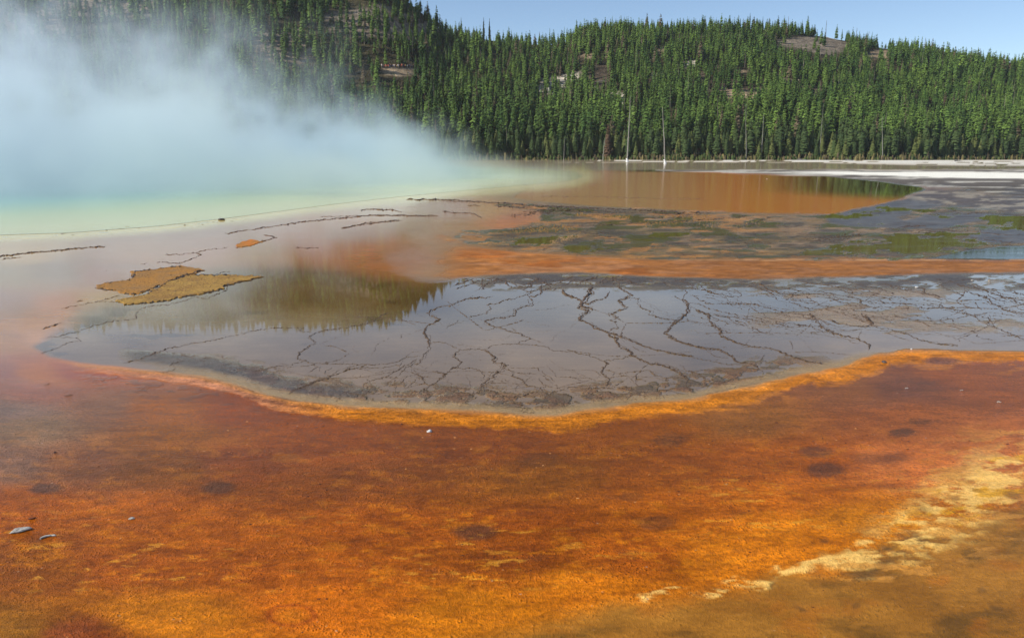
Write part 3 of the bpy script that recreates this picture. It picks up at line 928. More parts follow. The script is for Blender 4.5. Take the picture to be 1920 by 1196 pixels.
def tree_thing(kind, x, y, z, h, rot, label, group, name="pine_tree", mat=None, wide=1.0):
    key = (kind, mat.name if mat else '')
    cv, cf, tv, tf, nm, H = PROTO[kind]
    root = bpy.data.objects.new(name, None)
    root.empty_display_size = 0.5
    col.objects.link(root)
    root.location = (x, y, z - 0.05); root.rotation_euler = (0, 0, rot)
    s = h / H
    root.scale = (s * wide, s * wide, s)
    if key not in MEME:
        c = make_mesh("crown", cv, cf, mat or nm, root)
        k = make_mesh("trunk", tv, tf, M_BARK, root)
        MEME[key] = (c, k)
    else:
        for o in MEME[key]:
            d = o.copy(); d.parent = root; col.objects.link(d)
    tag(root, label, "tree", group)
    return root


ORD = ['first','second','third','fourth','fifth','sixth','seventh','eighth','ninth','tenth','eleventh','twelfth','thirteenth','fourteenth','fifteenth','sixteenth','seventeenth','eighteenth','nineteenth']
TENS = {2: 'twent', 3: 'thirt', 4: 'fort', 5: 'fift', 6: 'sixt', 7: 'sevent', 8: 'eight', 9: 'ninet'}


def ordinal(n):
    if n < 20: return ORD[n - 1]
    a, b = divmod(n, 10)
    return TENS[a] + 'ieth' if b == 0 else TENS[a] + 'y-' + ORD[b - 1]


def section(px):
    return ("below the crowded overlook" if px < 800 else "rising out of the steam" if px < 960 else "between steam and rust-red pine" if px < 1137 else
            "between rust-red pine and leaning dead trunk" if px < 1247 else "between leaning dead trunk and paired snags" if px < 1413 else
            "from paired snags to the slender snag" if px < 1536 else "from slender snag to left-leaning snag" if px < 1655 else "behind the widest white flats")


SECN = {}
for i in sorted(np.nonzero(single)[0], key=lambda k: spx[k]):
    short = hgt[i] < 8.0
    kind = int(rng.choice([3, 4])) if (short and rng.random() < .75) else int(rng.choice([0, 1, 2]))
    lab = ("short yellowish pine" if kind in (3, 4) else ("tall green pine" if hgt[i] > 10.5 else "green pine")) + ", %s from the left of those " + section(spx[i])
    SECN[section(spx[i])] = SECN.get(section(spx[i]), 0) + 1
    lab = lab % ordinal(SECN[section(spx[i])])
    tree_thing(kind, pts[i, 0], pts[i, 1], pz[i], hgt[i], rng.random() * 6.28, lab, "pines along the forest edge", wide=rng.uniform(.85, 1.15))
# the dying red pine
for dx_, h_, top_ in ((0, 13, 0),):
    P = g(1137, 299.5)
    hz = max(hill_z(P[0], 288.0), 0)
    tree_thing(0, 1.0 * (1137 - 960) / F_PX * 288 / cp * .97, 288.0, hz, 12.5, 1.0, "rust-red dying pine among green pines, left of the tall straight dead trunk", None, mat=M_NEEDLE_RED, wide=.95)

# the rest of the wood, one mass
rest = np.nonzero(~single)[0]
AV, AF, AT = [], [], []
LOWP = []
for i, (H, R, rg, pw) in enumerate([(10, 1.95, .4, .75), (10, 1.7, .45, .8), (10, 2.1, .35, .75), (10, 1.3, .6, .95), (10, 1.8, .45, .7)]):
    cv, cf = crown_arrays(300 + i, H, R, levels=19, per=6, base=.08, ragged=rg, pw=pw)
    LOWP.append((cv, cf))
base_i = 0
tint_rng = np.random.default_rng(11)
for i in rest:
    cv, cf = LOWP[int(tint_rng.integers(0, 5))]
    a = tint_rng.random() * 6.28
    s = hgt[i] / 10.0; w = s ** .6 * tint_rng.uniform(.85, 1.2)
    ca, sa = math.cos(a), math.sin(a)
    x = (cv[:, 0] * ca - cv[:, 1] * sa) * w + pts[i, 0]
    y = (cv[:, 0] * sa + cv[:, 1] * ca) * w + pts[i, 1]
    z = cv[:, 2] * s + pz[i]
    AV.append(np.stack([x, y, z], 1)); AF.append(cf + base_i); base_i += len(cv)
    g1, g2 = S(62, 88, 38), S(100, 124, 52)
    k = np.clip(.5 + 1.6 * float(fbm(pts[i, 0] / 16, pts[i, 1] / 16, 191, 3)) + tint_rng.normal() * .3, 0, 1)
    tc = (g1 * (1 - k) + g2 * k) * tint_rng.uniform(.7, 1.1)
    if spx[i] > 1500: tc = tc * (1 + .12 * float(smooth(1500, 1750, spx[i])))
    if u_[i] < .06: tc = tc * .5 + S(110, 112, 58) * .5
    if tint_rng.random() < .05: tc = S(104, 92, 70) * tint_rng.uniform(.7, 1)
    AT.append(np.tile(tc, (len(cv), 1)))
# bare grey poles standing among the green
for i in tint_rng.choice(rest, 420, replace=False):
    h_ = hgt[i] * tint_rng.uniform(.8, 1.35); r_ = tint_rng.uniform(.09, .17); lx = tint_rng.normal(0, .35)
    x0, y0 = pts[i, 0] + tint_rng.uniform(-1.4, 1.4), pts[i, 1] - tint_rng.uniform(.6, 2.0)
    z0_ = float(hill_z(x0, y0))
    AV.append(np.array([(r_, 0, 0), (-r_ * .5, r_ * .87, 0), (-r_ * .5, -r_ * .87, 0), (lx, 0, h_)]) + [x0, y0, z0_ - .1])
    AF.append(np.array([(0, 1, 3), (1, 2, 3), (2, 0, 3)]) + base_i); base_i += 4
    AT.append(np.tile(S(150, 140, 124) * tint_rng.uniform(.5, 1.1), (4, 1)))
# thin trunks
cubeF = np.array([(0, 1, 3), (1, 2, 3), (2, 0, 3)])
for i in rest:
    r_ = .14
    AV.append(np.array([(r_, 0, 0), (-r_ * .5, r_ * .87, 0), (-r_ * .5, -r_ * .87, 0), (0, 0, hgt[i] * .6)]) + [pts[i, 0], pts[i, 1], pz[i] - .1])
    AF.append(cubeF + base_i); base_i += 4
    AT.append(np.tile(S(120, 104, 84), (4, 1)))
t = NT("forest_needles")
pos = t.n("ShaderNodeTexCoord").outputs['Object']
nz = t.noise(pos, 0.8, 4, 0.65)
vc = t.n("ShaderNodeVectorMath", operation='SCALE')
t.l(t.n("ShaderNodeAttribute", attribute_name="mat_colour").outputs['Color'], vc.inputs[0]); t.l(t.ramp(nz, .3, .7, .7, 1.35), vc.inputs['Scale'])
t.bsdf(vc.outputs[0], 0.75, 0.25)
forest = make_mesh("forest", np.vstack(AV), np.vstack(AF), t.m, attrs={"mat_colour": np.vstack(AT)})
tag(forest, "dense green lodgepole forest covering the hillside up to the skyline", "forest", kind='stuff')
print("trees", len(pts), "single", int(single.sum()), "faces", sum(len(a) for a in AF))

SV, SF, ST, sb = [], [], [], 0
for _ in range(5200):
    xx = tint_rng.uniform(-.35, .72) ; yy = foot_dist(xx) + tint_rng.uniform(-2.5, 16) - 1
    x0, y0 = xx * yy, yy
    z0_ = max(float(hill_z(x0, y0)), 0)
    h = tint_rng.uniform(.4, 2.1); w = tint_rng.uniform(.25, .9)
    v = OCT_ = np.array([(1, 0, 0), (-.5, .87, 0), (-.5, -.87, 0), (0, 0, 1), (.5, .5, .7), (-.5, .2, .8)]) * (1 + .3 * tint_rng.standard_normal((6, 3))) * [w, w, h] + [x0, y0, z0_ - .1]
    SV.append(v); SF.append(np.array([(0, 1, 4), (1, 3, 4), (1, 2, 5), (2, 3, 5), (2, 0, 3), (0, 4, 3)]) + sb); sb += 6
    tc = [S(78, 86, 42), S(110, 100, 60), S(96, 84, 60), S(60, 76, 34)][int(tint_rng.integers(0, 4))] * tint_rng.uniform(.6, 1.1)
    ST.append(np.tile(tc, (6, 1)))
scrub = make_mesh("undergrowth", np.vstack(SV), np.vstack(SF), forest.data.materials[0], attrs={"mat_colour": np.vstack(ST)})
tag(scrub, "low olive and brown undergrowth along the foot of the forest", "undergrowth", kind='stuff')

# ragged single spruces that stand up from the right-hand skyline
SK = [(1596,42,60),(1615,38,62),(1627,48,62),(1647,43,66),(1729,57,78),(1748,60,80),(1765,55,82),(1772,60,83),(1803,60,86),(1812,70,87),(1830,65,90),(1849,62,92),(1856,75,93),(1870,77,95),(1892,77,99),(1906,88,102),
      (1311,20,40),(1324,24,40),(1405,28,42),(1523,28,48),(907,38,62),(918,40,64),(865,38,60)]
for i, (px_, ty, by) in enumerate(sorted(SK)):
    P = hill_hit(px_, by + 14)
    h = (by + 14 - ty) * P[1] / F_PX * 1.03
    lab = (f"ragged dark skyline spruce, {ordinal(i + 1)} from left, " + ("above the bare grey hilltop" if px_ < 1700 and px_ > 1400 else "on the falling right-hand ridge" if px_ >= 1700 else "on the middle ridge" if px_ > 1200 else "beside the tan outcrop in the saddle"))
    tree_thing(5, P[0], P[1], P[2] - .3, h, rng.random() * 6, lab, "spruces standing up from the skyline", name="spruce_tree", wide=.8)

# dead trunks
def snag(px_, ty, py_b, r0=.14, lean_px=0, branches=6, mat=None, ground_z=None, label="", group=None, foot=False, name="dead_tree"):
    if ground_z is None: P = hill_hit(px_, py_b)
    else: P = g(px_, py_b)
    dist = P[1]
    H = (py_b - ty) * dist / F_PX * 1.04
    lean = lean_px * dist / F_PX
    root = bpy.data.objects.new(name, None); col.objects.link(root)
    root.location = P
    root.rotation_euler = (0, math.atan2(lean, H), 0)
    v, f = trunk_arrays(H, r0, seg=7, bend=lean * .06, top=.25, rings=9, seed=int(px_))
    make_mesh("trunk", v, f, mat or M_SNAG, root, smoothed=True)
    r = np.random.default_rng(int(px_) + 5)
    for b in range(branches):
        u = r.uniform(.35, .97); L = r.uniform(.3, 1.1) * (1.2 - u * .6)
        a = r.random() * 6.28
        bv, bf = trunk_arrays(L, r0 * .22, seg=4, top=.3, rings=2, seed=b)
        tilt = r.uniform(.9, 1.5)
        ct, st_ = math.cos(tilt), math.sin(tilt)
        q_ = bv.copy()
        q_[:, 0], q_[:, 2] = bv[:, 0] * ct + bv[:, 2] * st_, -bv[:, 0] * st_ + bv[:, 2] * ct
        q2 = q_.copy(); q2[:, 0] = q_[:, 0] * math.cos(a) - q_[:, 1] * math.sin(a); q2[:, 1] = q_[:, 0] * math.sin(a) + q_[:, 1] * math.cos(a)
        q2[:, 2] += H * u; q2[:, 0] += lean * .06 * u * u
        make_mesh("branch", q2, bf, mat or M_SNAG, root)
    if foot:
        v, f = trunk_arrays(.95, r0 * 1.9, seg=8, top=.6, rings=3, seed=3)
        make_mesh("mineral_sock", v, f, M_SINTER, root, smoothed=True)
    tag(root, label, "dead tree", group)
    return root


snag(1176, 192, 304, .20, 2, 16, label="tallest bleached dead trunk standing upright in the water with a white mineral foot", ground_z=0, foot=True)
snag(1247, 210, 307, .17, -8, 9, label="bleached dead trunk leaning left, standing in shallow water with a white mineral foot", ground_z=0, foot=True)
snag(1057, 262, 301, .10, 1, 3, label="thin pale dead stick on the shore left of the rust-red pine", ground_z=0)
snag(752, 220, 246 + 40, .12, 0, 3, label="thin pale dead trunk showing through the steam", )
snag(1130, 264, 301, .14, 3, 2, label="short grey dead trunk under the rust-red pine", ground_z=0)
snag(1399, 205, 298, .12, -6, 5, label="thin leaning grey snag at the forest edge, left one of the close pair")
snag(1427, 222, 298, .14, 0, 6, label="straight pale snag at the forest edge, right one of the close pair")
snag(1655, 226, 300, .13, -8, 6, label="thin pale snag leaning left behind the white flats")
snag(1536, 205, 296, .09, 0, 4, label="slender grey snag behind the left end of the white flats")
SKY_SN = [(825,3,38,0),(833,20,42,0),(933,24,62,0),(990,28,64,0),(1002,34,66,-6),(1058,34,62,0),(1236,17,42,0),(1276,20,42,0),(1384,15,42,0),(1477,12,44,0),
          (1548,16,54,0),(1605,26,64,0),(1621,30,66,7),(1666,44,70,2),(1784,50,86,0),(1821,58,90,0),(1842,62,92,4)]
for i, (px_, ty, by, ln) in enumerate(SKY_SN):
    where = ("on the steep left ridge" if px_ < 850 else "in the saddle between the hills" if px_ < 1070 else "on the middle ridge" if px_ < 1500 else "over the bare hilltop" if px_ < 1700 else "on the falling right ridge")
    lean_ = "leaning " if abs(ln) > 3 else "thin "
    tallw = "tallest " if px_ in (933, 1548) else ""
    snag(px_, ty - 6, by + 12, .30, ln, 7, M_SNAG_DARK, label=f"{ordinal(i + 1)} from left of the {lean_}bare dead trunks on the skyline", group="dead trunks along the skyline")

# fallen logs on bare slopes
LOGS = [(1512,60,14,4),(1560,74,22,6),(1545,66,10,-5),(800,52,30,16),(815,56,28,14),(826,62,18,10),(1122,140,18,-6),(1128,154,22,-4),(1115,165,14,5),(1350,168,20,2),(1410,172,16,4),(1385,162,24,-3),
        (1040,160,24,-9),(1030,166,20,-7),(1290,150,12,10),(1285,173,16,3),(1530,180,16,2),(1595,184,10,0),(95,14,22,14),(560,95,16,-8),(640,40,14,8),(700,35,16,-7),(655,66,22,6),(770,140,12,6)]
for i, (px_, py_, L, dy_) in enumerate(sorted(LOGS)):
    A = hill_hit(px_ - L / 2, py_ - dy_ / 2); B = hill_hit(px_ + L / 2, py_ + dy_ / 2)
    d = B - A; ln = float(np.linalg.norm(d))
    if ln > 14: d = d / ln * 9; ln = 9
    if ln < 1: continue
    v, f = trunk_arrays(ln, .17, seg=6, top=.45, rings=6, bend=.2, seed=i)
    o = make_mesh("fallen_log", v, f, M_SNAG if i % 3 else M_BARK, smoothed=True)
    import mathutils
    o.rotation_euler = mathutils.Vector(d).to_track_quat('Z', 'Y').to_euler()
    o.location = A + [0, 0, .25]
    where = ("on the bare grey hilltop" if px_ > 1480 and py_ < 100 else "on the steep left slope near the ridge" if px_ < 900 and px_ > 780 and py_ < 80 else "in the thin wood high on the left" if px_ < 780 and py_ < 120 else
             "below the crowded overlook" if px_ < 800 else "on the pale rock ledge above the shore pines" if px_ < 1060 else "on the dark bare bank mid slope" if px_ < 1200 else "in the brown clearing mid slope" if px_ < 1480 else "in the small gap low on the slope")
    tag(o, ("pale" if i % 3 else "brown") + f" fallen log, {ordinal(i + 1)} from left, " + where, "log", "fallen logs on the hillside")

for i, (px_, py_, L, an, lab) in enumerate([(1495, 300.6, 20, .1, "pale forked drift log on the far bank below the leaning slender snag"), (1330, 299.6, 13, -.2, "short grey drift log on the far bank left of the paired snags"), (1585, 301.5, 16, .05, "grey drift log on the far bank right of the forked one"),
                                            (1790, 303.0, 18, -.1, "weathered drift log at the foot of the trees near the right edge"), (1090, 299.0, 11, .15, "small bleached drift log on the far bank left of the rust-red pine")]):
    P = g(px_, py_); ln = L * P[1] / F_PX
    v, f = trunk_arrays(ln, .22, seg=6, top=.4, rings=6, bend=.4, seed=i + 60)
    o = make_mesh("drift_log", v, f, M_SNAG, smoothed=True)
    o.location = P + [0, 0, .18]; o.rotation_euler = (0, math.pi / 2 - .05, an)
    tag(o, lab, "log")

# pale rock outcrops
def rock(name, loc, size, mat, seed, label, cat, group=None, rot=0.0, sub=3, amp=.28, flat=None):
    bm = bmesh.new()
    bmesh.ops.create_icosphere(bm, subdivisions=sub, radius=1.0)
    for v in bm.verts:
        n_1 = fbm(v.co.x * 1.3 + seed, v.co.y * 1.3 + v.co.z, 181, 4) + fbm(v.co.z * 1.7 + seed, v.co.x * 1.1, 185, 3) + .5 * fbm(v.co.x * 3.1 + seed, v.co.y * 4.2 + v.co.z * 2, 187, 3)
        v.co *= 1 + amp * 2 * float(n_1)
        v.co.x *= size[0]; v.co.y *= size[1]; v.co.z *= size[2]
    me = bpy.data.meshes.new(name); bm.to_mesh(me); bm.free()
    me.materials.append(mat)
    me.polygons.foreach_set("use_smooth", np.ones(len(me.polygons), bool))
    o = bpy.data.objects.new(name, me); col.objects.link(o)
    o.location = loc; o.rotation_euler = (0, 0, rot)
    tag(o, label, cat, group)
    return o


M_ROCKH = simple_mat("pale_rhyolite", (0.30, 0.26, 0.21), (0.55, 0.50, 0.42), 1.2, .9, .8, .2)
for i, (px_, py_, sx, sz, lab) in enumerate([(1018,164,3.2,1.0,"pale rock ledge at the left end of the outcrop mid slope"),(1048,154,3.6,1.0,"pale rock ledge in the middle of the outcrop mid slope"),(1072,145,3.0,1.0,"pale rock ledge at the upper right end of the outcrop mid slope"),
        (1028,172,1.3,2.0,"narrow pale rock face just under the ledges mid slope"),(1132,186,1.8,1.6,"cream rock face left of the tall dead trunk's top"),(1160,188,3.6,1.7,"broad cream rock face behind the tall dead trunk's top"),(1205,194,1.5,1.1,"small cream rock right of the tall dead trunk's top"),
        (1145,112,1.6,1.2,"small pinkish rock above the dark bank mid slope"),(912,64,3.4,2.2,"tan rocky outcrop in the saddle against the sky"),(1300,156,1.3,.8,"small pale rock in the brown clearing mid slope")]):
    P = hill_hit(px_, py_)
    rock("rock_outcrop", P, (sx, 1.4, sz), M_ROCKH, i * 3.1, lab, "rock", "rock outcrops on the hillside", rot=rng.uniform(-.4, .4))

# ------------------------------------------------------------------ visitors on the overlook
CLOTH = {}


def cloth(name, rgb):
    if name not in CLOTH:
        CLOTH[name] = simple_mat(name, tuple(rgb * .8), tuple(rgb * 1.05), 20, .85, .2)
    return CLOTH[name]


M_SKIN = cloth("skin", S(205, 150, 120))
M_HAIR = cloth("dark_hair", S(60, 42, 30))


def person_mesh(shirt, trousers, arm):
    """one lofted body: legs, torso, arms, neck and head grown as a skin"""
    pts_ = [(0, 0, .95), (0, 0, 1.15), (0, 0, 1.38), (0, 0, 1.50), (0, .01, 1.62), (0, .01, 1.72),
            (-.10, 0, .88), (-.11, .01, .48), (-.12, -.01, .08), (-.12, -.12, .03),
            (.10, 0, .88), (.11, .01, .48), (.13, -.01, .08), (.13, -.12, .03),
            (-.19, 0, 1.40), (-.25, .02, 1.14), (-.25 + arm * .1, -.10 - arm * .1, .92 + arm * .4),
            (.19, 0, 1.40), (.25, .02, 1.14), (.24, -.08, .90)]
    ed = [(0, 1), (1, 2), (2, 3), (3, 4), (4, 5), (0, 6), (6, 7), (7, 8), (8, 9), (0, 10), (10, 11), (11, 12), (12, 13), (2, 14), (14, 15), (15, 16), (2, 17), (17, 18), (18, 19)]
    rad = [.15, .14, .16, .06, .10, .08, .10, .07, .05, .04, .10, .07, .05, .04, .075, .05, .035, .075, .05, .035]
    me = bpy.data.meshes.new("body"); me.from_pydata(pts_, ed, [])
    o = bpy.data.objects.new("tmp_body", me); col.objects.link(o)
    m = o.modifiers.new("s", 'SKIN')
    for i, v in enumerate(me.skin_vertices[0].data):
        v.radius = (rad[i], rad[i] * .8); v.use_root = (i == 0)
    o.modifiers.new("d", 'SUBSURF').levels = 1
    dg = bpy.context.evaluated_depsgraph_get()
    out = bpy.data.meshes.new_from_object(o.evaluated_get(dg))
    out.materials.clear()
    for mm_ in (M_SKIN, shirt, trousers, M_HAIR): out.materials.append(mm_)
    for p in out.polygons:
        c_ = p.center
        p.material_index = (2 if c_.z < .95 and abs(c_.x) < .19 else 3 if (c_.z > 1.70 or (c_.z > 1.58 and c_.y > .04)) else 0 if (c_.z > 1.45 or (abs(c_.x) > .2 and c_.z < 1.2)) else 1)
        p.use_smooth = True
    bpy.data.objects.remove(o)
    return out


SH = [("red", S(190, 50, 45)), ("white", S(225, 220, 215)), ("navy", S(30, 36, 60)), ("black", S(28, 28, 30)), ("salmon", S(225, 120, 100)), ("grey", S(110, 112, 118)), ("yellow", S(220, 190, 90)), ("blue", S(60, 95, 150))]
TR = [("dark", S(35, 35, 42)), ("khaki", S(150, 132, 100)), ("blue", S(50, 66, 100))]
VAR = []
for i, (n1, c1) in enumerate(SH):
    n2, c2 = TR[i % 3]
    VAR.append((n1, n2, person_mesh(cloth(n1 + "_shirt", c1), cloth(n2 + "_trousers", c2), (i % 2))))
seq = [1, 5, 0, 4, 0, 4, 2, 3, 7, 1, 2, 6, 1, 3, 0, 4, 2, 0, 6, 1, 3, 7, 5, 2, 3]
for i, k in enumerate(seq):
    px_ = 716 + 60 * i / (len(seq) - 1) + random.uniform(-.8, .8)
    P = hill_hit(px_, 128.3 + (i % 3) * .5)
    n1, n2, me = VAR[k]
    o = bpy.data.objects.new("person", me); col.objects.link(o)
    P[1] += (i % 3) * .5
    o.location = (P[0], P[1], P[2] - .05); o.rotation_euler = (0, 0, random.uniform(-1.2, 1.2)); o.scale = (1, 1, random.uniform(.92, 1.05))
    end = "near the left end" if i < 8 else "near the middle" if i < 17 else "near the right end"
    tag(o, f"person in {n1} shirt and {n2} trousers, {ordinal(i + 1)} from the left on the overlook", "person", "visitors crowding the hillside overlook")

# ------------------------------------------------------------------ terrace rims (the dark crack lines)
def conv(ox, oy, s, pl): return [(ox + a * s, oy + b * s) for a, b in pl]


D = lambda pl: conv(780, 520, .2708, pl)
C_ = lambda pl: conv(0, 400, .3646, pl)
R_ = lambda pl: conv(1250, 290, .3762, pl)
L_ = lambda pl: conv(440, 470, .2425, pl)
RIDGES = [
 (D([(540,130),(470,142),(370,145),(290,175),(240,195),(170,205),(110,225),(80,248),(110,268),(160,295),(130,320),(70,340),(50,375),(70,410),(95,455),(85,500),(55,540),(30,585),(0,605)]), 5.5),
 (L_([(1420,840),(1340,880),(1250,930),(1180,975),(1050,1000),(1000,1030),(985,1070)]), 4),
 (L_([(1420,850),(1330,900),(1280,940),(1230,1000),(1160,1040)]), 4),
 (L_([(1440,815),(1330,825),(1240,860),(1150,875),(1030,885)]), 3),
 (L_([(1330,970),(1290,1020),(1200,1050)]), 4), (L_([(1250,1060),(1240,1090)]), 4),
 (L_([(1380,940),(1450,980),(1475,1030)]), 4), (L_([(1270,520),(1330,545),(1400,572)]), 2.5),
 (L_([(980,905),(1100,905),(1200,900),(1290,880)]), 2.5), (L_([(600,880),(640,900),(580,935)]), 3), (L_([(650,900),(655,935)]), 3), (L_([(690,940),(750,910)]), 3),
 (D([(95,455),(140,448),(205,452),(260,482),(310,500),(380,498),(470,500),(520,470),(580,465),(700,462),(850,472),(910,480),(950,505),(1010,515),(1090,517),(1200,545),(1290,575),(1350,573),(1440,560),(1500,540)]), 4),
 (D([(470,500),(520,535),(545,550),(530,580),(600,600),(630,600),(590,640),(540,670),(530,695),(490,710),(460,740),(450,780),(400,810)]), 6),
 (D([(310,500),(265,540),(255,550),(320,585),(290,620),(250,625),(190,680),(140,730),(60,770),(60,800)]), 4.5),
 (D([(250,628),(360,630),(430,640),(470,680),(480,705)]), 4),
 (D([(630,630),(680,650),(670,685),(750,710),(770,745),(840,765),(830,795)]), 5),
 (D([(700,462),(720,450),(795,430),(740,400),(640,370),(560,345),(490,320),(490,300),(560,285),(680,270),(690,225),(740,205),(800,195),(810,185),(790,150),(780,120),(790,85)]), 4.5),
 (D([(790,135),(850,120),(880,90),(940,78)]), 5),
 (D([(350,275),(420,268),(490,245),(510,210),(495,190),(560,180),(620,160),(700,140),(770,120)]), 4),
 (D([(215,355),(225,335),(270,325),(300,300)]), 3),
 (D([(1010,80),(1040,120),(1110,145),(1150,170),(1130,215),(1200,230),(1150,260),(1125,295),(1180,310),(1240,350),(1320,378),(1400,400),(1450,420),(1550,465),(1640,495),(1750,520),(1860,540),(1920,552)]), 7),
 (D([(1150,175),(1200,185),(1230,160),(1300,145),(1330,130),(1330,95)]), 6),
 (D([(1220,60),(1200,90),(1220,110),(1180,135),(1160,165),(1140,200),(1210,215),(1215,232)]), 8),
 (D([(1330,380),(1340,410),(1400,420),(1390,450),(1430,490),(1500,520),(1490,540),(1560,575),(1620,600),(1700,605),(1780,640),(1840,670),(1900,720)]), 7),
 (D([(1340,370),(1400,350),(1380,310),(1350,300),(1390,280),(1350,250),(1400,235),(1460,210),(1430,180),(1400,165),(1440,150),(1490,130),(1460,100),(1420,80),(1380,60)]), 5),
 (D([(1440,140),(1540,150),(1530,185),(1560,215),(1625,235),(1610,255),(1690,280),(1750,292),(1810,295)]), 4.5),
 (D([(1860,150),(1895,200),(1880,245),(1820,300),(1760,345),(1725,385),(1760,410),(1820,440),(1920,480)]), 6),
 (D([(1300,575),(1330,595),(1290,630),(1285,660),(1330,700),(1320,760)]), 6),
 (D([(1600,600),(1560,640),(1520,680),(1525,720)]), 4.5),
 (D([(1500,480),(1540,500),(1590,520)]), 3), (D([(1320,640),(1370,660),(1365,680)]), 3), (D([(1820,600),(1870,640),(1920,660)]), 3), (D([(820,620),(900,670),(960,720)]), 3),
 (D([(850,700),(880,745),(940,760)]), 3.5), (D([(860,760),(900,800),(980,850),(1020,890),(1040,905)]), 4.5), (D([(700,660),(780,665),(830,670)]), 4), (D([(640,850),(720,870),(760,900),(740,935),(830,935)]), 4.5),
 (D([(190,760),(250,790),(330,800),(400,810),(440,790)]), 4), (D([(60,800),(110,820),(200,830),(300,815)]), 4), (D([(470,770),(540,790),(600,820),(700,830),(830,795)]), 5), (D([(830,795),(900,830),(960,790),(1080,760),(1200,770),(1320,765)]), 4),
 (D([(0,670),(40,690),(60,740)]), 4), (D([(110,650),(180,660),(200,690)]), 4), (D([(0,690),(70,710)]), 4),
 (D([(1330,760),(1450,775),(1560,800),(1600,795)]), 3), (D([(1650,790),(1740,780),(1830,800)]), 3), (D([(1900,720),(1890,770),(1910,800)]), 5), (D([(1700,700),(1780,690),(1850,700)]), 4),
 (C_([(215,722),(300,690),(350,665),(420,655),(400,640),(310,642)]), 4),
 (C_([(240,642),(300,632),(410,605),(490,575),(600,553),(700,543),(710,500),(740,485),(800,475),(900,465),(1000,430),(1060,440),(1160,395),(1170,370),(1260,345),(1350,327)]), 3.5),
 (C_([(315,490),(440,465),(500,455),(620,422)]), 4), (C_([(500,455),(600,455)]), 2.5), (C_([(215,597),(260,580),(320,565)]), 5), (C_([(390,455),(430,450)]), 5),
 (C_([(640,770),(720,750),(740,735),(850,700),(960,675),(1100,650),(1240,620),(1330,600),(1420,590),(1560,586),(1540,605),(1600,610)]), 4),
 (C_([(1600,770),(1530,745),(1540,715),(1620,665),(1590,630),(1640,605),(1750,590),(1900,565),(1990,510)]), 4.5),
 (C_([(1580,755),(1500,775),(1400,790),(1300,815)]), 3.5), (C_([(1600,770),(1700,775),(1800,775),(1920,780)]), 3.5), (C_([(1480,930),(1540,900),(1600,875),(1660,855),(1770,810),(1880,780)]), 6),
 (C_([(-500,290),(-200,250),(0,222),(120,208),(250,195),(400,180),(540,170)]), 6), (C_([(0,236),(60,230),(110,222)]), 4),
 (C_([(1160,105),(1250,88),(1400,70),(1550,45),(1750,25),(1900,13),(2100,12),(2250,12)]), 4), (C_([(1755,78),(1850,58),(1960,45),(2050,38)]), 4), (C_([(1520,176),(1640,177)]), 4),
 (C_([(870,790),(880,775),(940,760)]), 2.5), (C_([(230,885),(260,875)]), 4), (C_([(330,940),(375,932)]), 5), (C_([(310,108),(345,106)]), 4),
 (C_([(900,262),(960,245),(1030,215),(1000,203),(920,212),(840,212)]), 3.5), (C_([(1010,200),(1060,188),(1180,175)]), 3), (C_([(1340,150),(1420,125),(1360,113)]), 4), (C_([(810,252),(870,250),(930,262)]), 4), (C_([(720,263),(760,258)]), 4), (C_([(1100,320),(1130,305),(1190,300)]), 3),
 (C_([(840,820),(900,800),(880,770)]), 2.5),
 (R_([(100,790),(110,760),(85,720),(100,685),(60,655),(0,640)]), 3.5),
 (R_([(0,905),(60,930),(180,965),(260,970),(320,1000),(350,1030),(430,1045),(480,1080)]), 6.5),
 (R_([(140,770),(220,800),(215,830),(265,870),(270,905),(330,930),(400,950),(520,965),(600,995),(700,1030),(800,1045)]), 6),
 (R_([(0,980),(80,1000),(200,1025),(330,1050)]), 3.5), (R_([(710,790),(750,830),(790,870),(860,900),(960,920),(1010,945),(1010,970)]), 6),
 (R_([(970,790),(1030,850),(960,858),(860,840),(800,820)]), 5), (R_([(985,800),(1020,850)]), 11), (R_([(1030,855),(1120,875),(1200,895),(1260,925),(1340,940),(1450,955)]), 5),
 (R_([(130,700),(200,740),(330,745),(440,745),(520,770),(600,790),(720,800)]), 4), (R_([(150,640),(200,680),(300,705),(360,710),(375,700),(330,670)]), 4),
 (R_([(460,640),(500,670),(560,690),(680,705)]), 5), (R_([(30,1065),(150,1085),(200,1120),(290,1135)]), 5), (R_([(180,965),(230,1000),(300,1015)]), 3), (R_([(1400,850),(1470,870)]), 4), (R_([(1560,830),(1700,885),(1780,920)]), 4),
 (R_([(480,1000),(470,1030),(560,1040)]), 3), (R_([(0,1040),(60,1075),(100,1130),(110,1180)]), 4), (R_([(620,930),(630,970)]), 3),
 # edges beyond the strip
 ([(760,374),(860,376),(920,380),(1010,386),(1100,390),(1240,396),(1330,400)], 5), ([(930,386),(1000,392),(1120,398),(1300,402)], 4), ([(1010,368),(1100,369),(1200,372),(1330,374)], 1.8), ([(676,396),(700,392),(735,394),(752,398)], 4),
 ([(640,430),(690,418),(756,413)], 3.5), ([(460,411),(820,405)][:0] or [(600,407),(690,404),(820,405)], 3), ([(830,396),(880,400),(905,408)], 4), ([(875,386),(900,385)], 4),
 ([(936,435),(1000,428),(1080,424),(1180,420),(1330,412),(1400,405)], 3.5), ([(840,378),(880,378)], 3), ([(1380,430),(1420,415),(1450,408)], 3), ([(1500,448),(1560,446),(1620,440)], 3.5),
]
I1 = C_([(500,380),(550,360),(660,345),(690,325),(690,300),(800,290),(920,272),(960,278),(1040,290),(990,310),(930,325),(880,348),(830,370),(760,395),(690,418),(640,412),(590,395),(520,390)])
